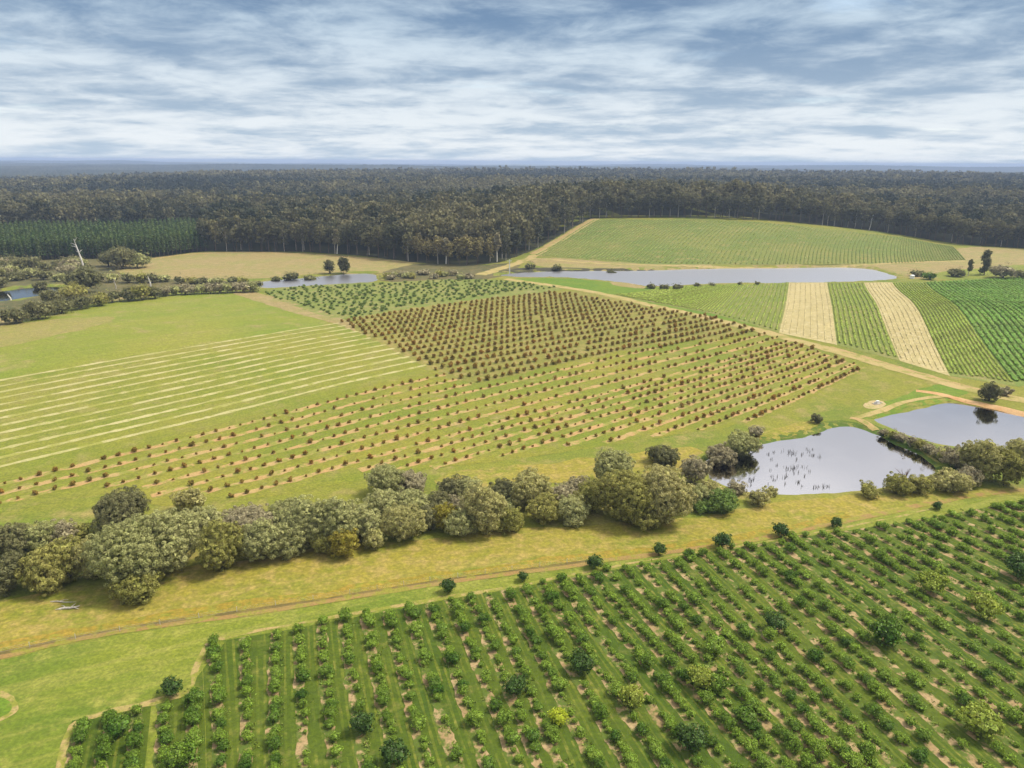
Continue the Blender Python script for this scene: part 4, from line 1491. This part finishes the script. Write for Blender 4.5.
# ------------------------------------------------------------------ saplings
SV = []
for i in range(6):
    rng = np.random.default_rng(300 + i)
    q = crown(rng, .75, .7, .75, 3, .5, .30, 9, .30, .8, 1.1, .8)
    q[..., 2] += .70
    V, Fc = limbs(rng, 1.1, .05, .35, 3, .3)
    SV.append((q, mesh_polys('crown', q, 4, 'sapling_leaf'), mesh_pd('trunk', V, Fc, 'brown_bark')))
cand = []
for x, y, dn, k in sap_pts:
    x += RNG.normal(0, .12)
    y += RNG.normal(0, .12)
    if not in_view(x, y, 0, 120) or RNG.random() < (.03 if dn else .09):
        continue
    s = (RNG.uniform(1.15, 1.6) if dn else RNG.choice([.5, .68, .82, .95, 1.1]) * RNG.uniform(.9, 1.1))
    if not dn:
        s *= 1 + .22 * float(sstep(20, 140, x))
    cand.append((math.hypot(x, y, CAM_H) / s + (0 if in_view(x, y, 1, 4) else 1e5), x, y, s, dn))
cand.sort()
print('saplings', len(cand))
rest = []
for i, (_, x, y, s, dn) in enumerate(cand):
    v = int(RNG.integers(0, 6))
    if i < 290:
        o = tag(empty('sapling', (x, y, H(x, y)), RNG.uniform(0, 6.28)), 'small brown-leaved sapling in the bare soil rows beside the striped field' if not dn else 'brown-leaved sapling of the dense block before the lake',
                'sapling', 'brown saplings of the sparse rows' if not dn else 'brown saplings of the dense block')
        o.scale = (s * .86, s * .86, s * .86)
        link('crown', SV[v][1], o)
        link('trunk', SV[v][2], o)
    else:
        q = SV[v][0].reshape(-1, 3)
        an = RNG.uniform(0, 6.28)
        c, sn = math.cos(an), math.sin(an)
        rest.append(np.column_stack([(q[:, 0] * c - q[:, 1] * sn) * s * .86 + x, (q[:, 0] * sn + q[:, 1] * c) * s * .86 + y, q[:, 2] * s * .86 + H(x, y)]))
o = link('sapling_foliage', mesh_polys('sapling_foliage', np.concatenate(rest), 4, 'sapling_leaf'))
tag(o, 'farther brown saplings of the dense block and the far row ends', 'saplings', None, 'stuff')

# small green trees beside the back lake
FLD = [at(a, b) for a, b in [(262, 293), (300, 286.5), (380, 284), (450, 280), (505, 281), (556, 287.5), (500, 294.5), (420, 304.5), (350, 319), (315, 311)]]
xs = [p[0] for p in FLD]
ys = [p[1] for p in FLD]
ax_ = np.array(SAP.row(0)[-1]) - np.array(SAP.row(0)[60])
ax_ = ax_ / np.linalg.norm(ax_)
ay_ = np.array((-ax_[1], ax_[0]))
pts = []
c0 = np.array((np.mean(xs), np.mean(ys)))
for i in range(-80, 80):
    for j in range(-50, 50):
        p = c0 + ax_ * (i * 4.6) + ay_ * (j * 6.0) + RNG.normal(0, 1.1, 2)
        pts.append(p)
pts = np.array(pts)
pts = pts[inside(FLD, pts[:, 0], pts[:, 1])]
pts = pts[np.argsort(np.hypot(pts[:, 0], pts[:, 1]))]
print('small trees', len(pts))
TV = []
for i in range(5):
    rng = np.random.default_rng(400 + i)
    q = crown(rng, 1.5, 1.4, 1.2, 4, .5, .55, 10, .55, .8, 1.1, .8)
    q[..., 2] += 1.4
    TV.append((q, mesh_polys('small_tree', q, 4, 'small_tree_leaf')))
rest = []
for i, p in enumerate(pts):
    v = int(RNG.integers(0, 5))
    s = RNG.uniform(.38, .85)
    x, y = float(p[0]), float(p[1])
    if i < 290:
        o = link('small_tree', TV[v][1], None, (x, y, H(x, y)), RNG.uniform(0, 6.28), (s, s, s * .7))
        tag(o, 'tiny green fruit tree in the speckled plot between back lake and brown saplings', 'tree', 'tiny green trees before the back lake')
    else:
        q = TV[v][0].reshape(-1, 3)
        rest.append(q * np.array((s, s, s * .7)) + np.array((x, y, H(x, y))))
if rest:
    tag(link('small_tree_foliage', mesh_polys('small_tree_foliage', np.concatenate(rest), 4, 'small_tree_leaf')), 'farther tiny green trees of the speckled plot', 'trees', None, 'stuff')


# ------------------------------------------------------------------ vine rows
def vine_row(P, step, w, h, mat, seed, gap=0.0, seg=1.6):
    rng = np.random.default_rng(seed)
    Q = spaced(P, seg)
    n = len(Q)
    if n < 3:
        return None
    T = unit(np.gradient(Q, axis=0))
    N = np.stack([-T[:, 1], T[:, 0]], 1)
    z = Hn(Q[:, 0], Q[:, 1])
    quads = []
    ww = w / 2 * rng.uniform(.7, 1.3, n)
    hh = h * rng.uniform(.75, 1.2, n)
    off = rng.normal(0, w * .08, n)
    hh = np.where(rng.random(n) < gap, hh * .45, hh)
    on = np.ones(n, bool)
    b0 = np.column_stack([Q + N * (off - ww * .75)[:, None], z + .15])
    b1 = np.column_stack([Q + N * (off - ww)[:, None], z + hh * .6])
    t = np.column_stack([Q + N * (off + rng.normal(0, .1, n))[:, None], z + hh])
    c1 = np.column_stack([Q + N * (off + ww)[:, None], z + hh * .6])
    c0_ = np.column_stack([Q + N * (off + ww * .75)[:, None], z + .15])
    prof = [b0, b1, t, c1, c0_]
    for a, b in zip(prof[:-1], prof[1:]):
        quads.append(np.stack([a[:-1], b[:-1], b[1:], a[1:]], 1)[on[:-1]])
    ll = leaves(np.column_stack([Q + N * rng.normal(0, w * .4, (n, 1)), z + hh * rng.uniform(.5, 1.05, n)]), rng.normal(0, .5, (n, 3)) + np.array((0, 0, 1)), w * .8, rng)
    quads.append(ll[on])
    return mesh_polys('vine_row', np.concatenate(quads), 4, mat)


def add_rows(R, i0, i1, w, h, mat, label, group, gap, seed, stepi=1):
    for n_, i in enumerate(np.arange(i0, i1 - stepi * .5, stepi)):
        me = vine_row(R.row(i + stepi / 2)[1:-1], 1, w, h, mat, seed + n_, gap)
        if me is None:
            continue
        tag(link('vine_row', me), label, 'vine row', group)


add_rows(VIN, 0, 27, .75, .7, 'vine_leaf', 'trellised vine row in the striped light green block at the lake', 'vine rows of the lakeside block', .05, 1000, 0.55)
add_rows(VIN, 27, 34, .4, .4, 'sparse_vine_leaf', 'faint vine row in the western pale straw band', 'vine rows of the western straw band', .35, 2000, 0.875)
add_rows(VIN, 34, 41, .9, .7, 'vine_leaf', 'green vine row between the two pale straw bands', 'vine rows between the straw bands', .05, 3000, 0.7)
add_rows(VIN, 41, 48, .4, .4, 'sparse_vine_leaf', 'faint vine row in the eastern pale straw band', 'vine rows of the eastern straw band', .35, 4000, 0.875)
add_rows(VIN, 48, 57, .9, .7, 'vine_leaf', 'green vine row just east of the eastern straw band', 'vine rows east of the straw band', .05, 5000, 0.75)
add_rows(VIN, 57, 80, 1.5, 1.1, 'dark_vine_leaf', 'vine row of the deep green block at the east edge', 'vine rows of the deep green block', .02, 6000, 0.8)
add_rows(HILL, 0, 108, .8, .8, 'hill_vine_leaf', 'vine row running up the far hill under the forest', 'vine rows on the far hill', .12, 7000)

# ------------------------------------------------------------------ fence along the track
fx = []
for a, b in zip([(-30, 660), (30, 647.5), (120, 631.5), (237, 612), (350, 594.5), (430, 581.5), (512, 570.5)], [(30, 647.5), (120, 631.5), (237, 612), (350, 594.5), (430, 581.5), (512, 570.5), (620, 556)]):
    A, B = np.array(at(*a)), np.array(at(*b))
    L = np.linalg.norm(B - A)
    k = max(1, int(round(L / 6.0)))
    fx += [A + (B - A) * j / k for j in range(k)]
o = tag(empty('wire_fence', (fx[0][0], fx[0][1], 0)), 'thin wire fence on pale posts along the dirt track below the creek', 'fence')
pm = mesh_pd('post', *join([tube([(0, 0, -.3), (0, 0, .6), (0, 0, 1.15)], [.05, .05, .045], 6)]), 'fence_wood')
for p in fx:
    link('post', pm, o, (p[0] - fx[0][0], p[1] - fx[0][1], H(*p)))
for hgt in (.4, .7, 1.0):
    V, Fc = tube([(p[0] - fx[0][0], p[1] - fx[0][1] - .08, H(*p) + hgt) for p in fx], [.008] * len(fx), 4)
    link('wire', mesh_pd('wire', V, Fc, 'steel'), o)

# ------------------------------------------------------------------ forest
EDGE_PX = [(-140, 263), (0, 262), (60, 259.5), (150, 258), (204, 251.5), (206, 251.5), (300, 252), (360, 256), (412, 262.5), (440, 265), (475, 266), (500, 263), (530, 252), (560, 236), (592, 218.2), (640, 217.8),
           (690, 217.5), (780, 221), (830, 226), (880, 231.5), (960, 244.5), (1024, 248.5), (1140, 254)]
EP = [at(a, b) for a, b in EDGE_PX]
E_AZ = np.array([math.atan2(p[0], p[1]) for p in EP])
E_D = np.array([math.hypot(*p) for p in EP])
AZ_PINE = math.atan2(*at(205, 251.5))

sheet('forest_floor', [(p[0] * (1 + 2.5 / d_), p[1] * (1 + 2.5 / d_)) for p, d_ in zip(EP, E_D)] + [(p[0] * 2600 / d_, p[1] * 2600 / d_) for p, d_ in zip(EP[::-1], E_D[::-1])], 'forest_floor', 0.2, 30, 1.0, 0, px=False)


def eucalypt(rng, Ht, R, puffs, per, leaf, c_from):
    """open crown of rounded leaf clumps carried on the upper half"""
    Q = []
    for i in range(puffs):
        u = (i + .5) / puffs
        t = c_from + (1 - c_from) * u ** .8 * rng.uniform(.9, 1.02)
        an = i * 2.4 + rng.uniform(-.6, .6)
        f = R * math.sqrt(max(.02, 1 - ((t - .62) / .42) ** 2)) * rng.uniform(.35, .78)
        rr = R * rng.uniform(.34, .50)
        c = np.array((math.cos(an) * f, math.sin(an) * f, Ht * t - rr * .5))
        d = unit(rng.normal(0, 1, (per, 3)) + np.array((0, 0, .55)))
        Q.append(leaves(c + d * rr * rng.uniform(.75, 1.05, (per, 1)) * np.array((1, 1, .75)), d, leaf, rng, .35, .85))
    return np.concatenate(Q)


EV = []
for i in range(8):
    rng = np.random.default_rng(500 + i)
    q = eucalypt(rng, 28, 7.0, 16, 26, 1.8, .34 + .06 * (i % 3))
    V, Fc = limbs(rng, 26, .42, 4.0, 6, .35)
    EV.append((mesh_polys('crown', q, 4, 'edge_leaf'), mesh_pd('trunk', V, Fc, 'pale_bark' if i % 4 == 0 else 'brown_bark')))
protoE = {}
n_edge = 0


def edge_tree(x, y, s, v, label, group, mat=None, kinds=EV, name='eucalypt_tree', sz=1.0):
    key = (name, v, mat)
    loc, rz, sc = (x, y, H(x, y)), RNG.uniform(0, 6.28), (s, s, s * sz)
    if key in protoE:
        return copy_tree(protoE[key], loc, rz, sc, label, group)
    o = tag(empty(name, loc, rz), label, 'tree', group)
    o.scale = sc
    c = link('crown', kinds[v][0], o)
    if mat:
        c.material_slots[0].link = 'OBJECT'
        c.material_slots[0].material = MATS[mat]
    link('trunk', kinds[v][1], o)
    protoE[key] = o
    return o


px = 206.0
while px < 1040:
    base = float(np.interp(px, [p[0] for p in EDGE_PX], [p[1] for p in EDGE_PX]))
    x, y = at(px, base)
    dd = math.hypot(x, y)
    for row in range(2):
        f = 1 + (row * 11 + RNG.uniform(1, 5)) / dd
        jx = RNG.uniform(-2, 2)
        s = RNG.uniform(.78, 1.12)
        if 415 < px < 500:
            edge_tree(x * f + jx, y * f, s * .82, int(RNG.integers(0, 8)), 'olive brown rounded tree of the forest corner between the two lakes', 'olive trees of the forest corner', 'olive_edge_leaf')
        elif px <= 415:
            edge_tree(x * f + jx, y * f, s, int(RNG.integers(0, 8)), 'tall dark forest edge tree behind the tan paddock', 'forest edge trees behind the tan paddock')
        elif px < 592:
            edge_tree(x * f + jx, y * f, s * .9, int(RNG.integers(0, 8)), 'forest edge tree along the dirt track west of the far hill', 'forest edge trees beside the track')
        else:
            edge_tree(x * f + jx, y * f, s * .95, int(RNG.integers(0, 8)), 'tall dark forest edge tree along the top of the far hill vineyard', 'forest edge trees above the hill vineyard')
        n_edge += 1
    px += 9.5 * 700 / dd * RNG.uniform(.8, 1.2) * F / 731
for px_, py_, w_, h_, lab in [(337, 254, 9, 25, 'pale-crowned tall tree of the forest edge right above the two lake trees'), (497, 262, 9, 29, 'tall white-trunked tree at the forest corner, beside the utility pole'), (446, 264, 12, 26, 'pale grey leafy tree in front of the olive forest corner')]:
    tall_tree('eucalypt_tree', px_, py_, w_, h_, 'foliage_B', lab, 'pale trees of the forest edge', 'white_wood', .45, 6, leaf=1.2)
dead_tree('dead_tree', 869, 230.2, 15, 2, 'bare white forked dead tree among the dark forest above the far hill', r=.38, branches=12, group=None)

# pines
def pine(rng, Ht, R, n, leaf):
    t = rng.random(n) ** .8
    an = rng.uniform(0, 6.28, n)
    r = R * (1.02 - t) ** .45 * rng.uniform(.5, 1.05, n)
    C = np.column_stack([np.cos(an) * r, np.sin(an) * r, Ht * (.22 + .78 * t)])
    N = np.column_stack([np.cos(an), np.sin(an), np.full(n, 1.4)])
    return leaves(C, N, leaf, rng, .4, .7)


PV = []
for i in range(5):
    rng = np.random.default_rng(600 + i)
    q = pine(rng, 17, 2.9, 230, 1.2)
    V, Fc = tube([(0, 0, -.3), (0, 0, 9), (0, 0, 16)], [.28, .2, .06], 6)
    PV.append((mesh_polys('crown', q, 4, 'pine_edge_leaf'), mesh_pd('trunk', V, Fc, 'brown_bark'), q))
px = -30.0
while px < 206:
    base = float(np.interp(px, [p[0] for p in EDGE_PX], [p[1] for p in EDGE_PX]))
    x, y = at(px, base)
    f = 1 + RNG.uniform(0, 4) / math.hypot(x, y)
    edge_tree(x * f, y * f, RNG.uniform(.85, 1.1), int(RNG.integers(0, 5)), 'dark green pine of the front row of the plantation', 'front row of the pine plantation', None, PV, 'pine_tree')
    px += RNG.uniform(3.6, 4.8)
Q, T = [], []
for i in range(-140, 60):
    for j in range(0, 95):
        az = i * .0046
        if az > AZ_PINE - .002:
            break
        ed = float(np.interp(az, E_AZ, E_D))
        rr = ed + 7 + j * 4.2
        x, y = rr * math.sin(az) + RNG.normal(0, .5), rr * math.cos(az)
        if rr > 925 + 20 * math.sin(az * 30) or az < -.75:
            break
        q = PV[int(RNG.integers(0, 5))][2]
        q = q[RNG.random(len(q)) < .38].reshape(-1, 3)
        s = RNG.uniform(.85, 1.12)
        an = RNG.uniform(0, 6.28)
        c, sn = math.cos(an), math.sin(an)
        sp = 1.12
        Q.append(np.column_stack([(q[:, 0] * c - q[:, 1] * sn) * s * sp + x, (q[:, 0] * sn + q[:, 1] * c) * s * sp + y, q[:, 2] * s + H(x, y)]))
        T.append(np.full(len(q) // 4, RNG.uniform(.1, .9)))
print('pines', len(Q))
tag(link('pine_foliage', mesh_polys('pine_foliage', np.concatenate(Q), 4, 'pine_leaf', np.concatenate(T))), 'even dark green pine plantation behind the swamp thicket', 'plantation', None, 'stuff')

# the wood behind its edge, tree by tree while they can be told apart
LOD = []
for per, puffs, leaf in ((13, 12, 2.3), (9, 9, 2.9), (6, 7, 3.9)):
    vv = []
    for i in range(8):
        rng = np.random.default_rng(700 + i + per * 10)
        vv.append(eucalypt(rng, 28, 7.2, puffs, per, leaf, .45))
    LOD.append(vv)
Q, T = [], []
cnt = 0
r = 560.0
while r < 2900:
    sp = 9.4 + max(0, r - 700) / 420
    dr = sp * .95
    az = -.80 + RNG.uniform(0, sp / r)
    azs, rs = [], []
    while az < .80:
        azs.append(az)
        az += sp / r * RNG.uniform(.75, 1.25)
    azs = np.array(azs)
    rs = r + RNG.uniform(-.5, .5, len(azs)) * dr
    ed = np.interp(azs, E_AZ, E_D)
    ed = np.where(azs < AZ_PINE, 930 + 20 * np.sin(azs * 30), ed + 24)
    m = rs > ed
    azs, rs, ed = azs[m], rs[m], ed[m]
    X, Y = rs * np.sin(azs), rs * np.cos(azs)
    Z = H0(X, Y)
    for x, y, z, rr, e in zip(X, Y, Z, rs, ed):
        back = rr - e
        lv = 0 if (rr < 1050 and back < 160) else (1 if rr < 1500 else 2)
        q = LOD[lv][int(RNG.integers(0, 8))].reshape(-1, 3)
        patch = float(vnoise(x / 330, y / 170, 81)) * .5 + float(vnoise(x / 38, y / 45, 82)) * .22  # varied tree tone, plus ridge light and valley shade painted as broad bands
        s = RNG.uniform(.72, 1.32) * (1 + .18 * patch) * (1 + max(0, rr - 1200) / 6000)
        an = RNG.uniform(0, 6.28)
        c, sn = math.cos(an), math.sin(an)
        Q.append(np.column_stack([(q[:, 0] * c - q[:, 1] * sn) * s + x, (q[:, 0] * sn + q[:, 1] * c) * s + y, q[:, 2] * s * RNG.uniform(.85, 1.1) + z]).astype(np.float32))
        T.append(np.full(len(q) // 4, np.clip(.45 + patch + RNG.normal(0, .17), 0, 1), np.float32))
        cnt += 1
    r += dr
Q = np.concatenate(Q)
print('forest trees', cnt, 'quads', len(Q) // 4)
tag(link('forest_foliage', mesh_polys('forest_foliage', Q, 4, 'forest_leaf', np.concatenate(T))), 'wide dark eucalypt forest stretching behind the farm', 'forest', None, 'stuff')
del Q, T

# canopy of the wood beyond
rs = [2700.0]
while rs[-1] < 14500:
    rs.append(rs[-1] * 1.0085)
rs = np.array(rs)
azs = np.arange(-.74, .74, .0011)
R_, A_ = np.meshgrid(rs, azs, indexing='ij')
R_ = R_ * (1 + RNG.uniform(-.003, .003, R_.shape))
A_ = A_ + RNG.uniform(-.0004, .0004, A_.shape)
X, Y = R_ * np.sin(A_), R_ * np.cos(A_)
Z = H0(X, Y) + 21 + 7 * RNG.random(X.shape) + 4 * vnoise(X / 90, Y / 140, 71)
Z[0] -= 24
nr, na = X.shape
I = np.arange(nr * na).reshape(nr, na)
Qd = np.stack([I[:-1, :-1], I[:-1, 1:], I[1:, 1:], I[1:, :-1]], -1).reshape(-1, 4)
me = bpy.data.meshes.new('distant_forest')
V = np.stack([X.ravel(), Y.ravel(), Z.ravel()], 1).astype(np.float32)
me.vertices.add(len(V))
me.vertices.foreach_set('co', V.ravel())
me.loops.add(Qd.size)
me.loops.foreach_set('vertex_index', Qd.astype(np.int32).ravel())
me.polygons.add(len(Qd))
me.polygons.foreach_set('loop_start', np.arange(0, Qd.size, 4, dtype=np.int32))
tn = np.clip(.45 + .3 * vnoise(X / 130, Y / 200, 72) + .3 * RNG.normal(0, .6, X.shape), 0, 1)[:-1, :-1].ravel()
a = me.attributes.new('tone', 'FLOAT', 'FACE')
a.data.foreach_set('value', tn.astype(np.float32))
me.update(calc_edges=True)
me.materials.append(MATS['far_forest_shaded_leaf'])
tag(link('distant_forest', me), 'distant forest canopy fading to blue at the horizon', 'forest', None, 'stuff')

# ------------------------------------------------------------------ the air
HAZE_TOP = max(100.0, float(np.max(Z)) + 4.0)
xs = 17500
V = [(x, y, z) for x in (-xs, xs) for y in (-1500, 18500) for z in (-60, HAZE_TOP)]
Fc = [(0, 1, 3, 2), (4, 6, 7, 5), (0, 4, 5, 1), (2, 3, 7, 6), (0, 2, 6, 4), (1, 5, 7, 3)]
hm = bpy.data.materials.new('haze')
hm.use_nodes = True
g = G(hm.node_tree)
g.n.clear()
pvn = g.node('ShaderNodeVolumePrincipled', inp={'Color': (0.44, 0.57, 0.84), 'Density': HAZE_DENSITY, 'Anisotropy': 0.0})
out = g.node('ShaderNodeOutputMaterial')
g.l.new(pvn.outputs[0], out.inputs['Volume'])
MATS['haze'] = hm
o = link('haze', mesh_pd('haze', V, Fc, 'haze'))
tag(o, kind='stuff')
zs = [float(np.max(H0(np.array([0.]), np.array([0.]))))]
print('scene built', len(bpy.data.objects), 'objects', n_edge, 'edge trees')
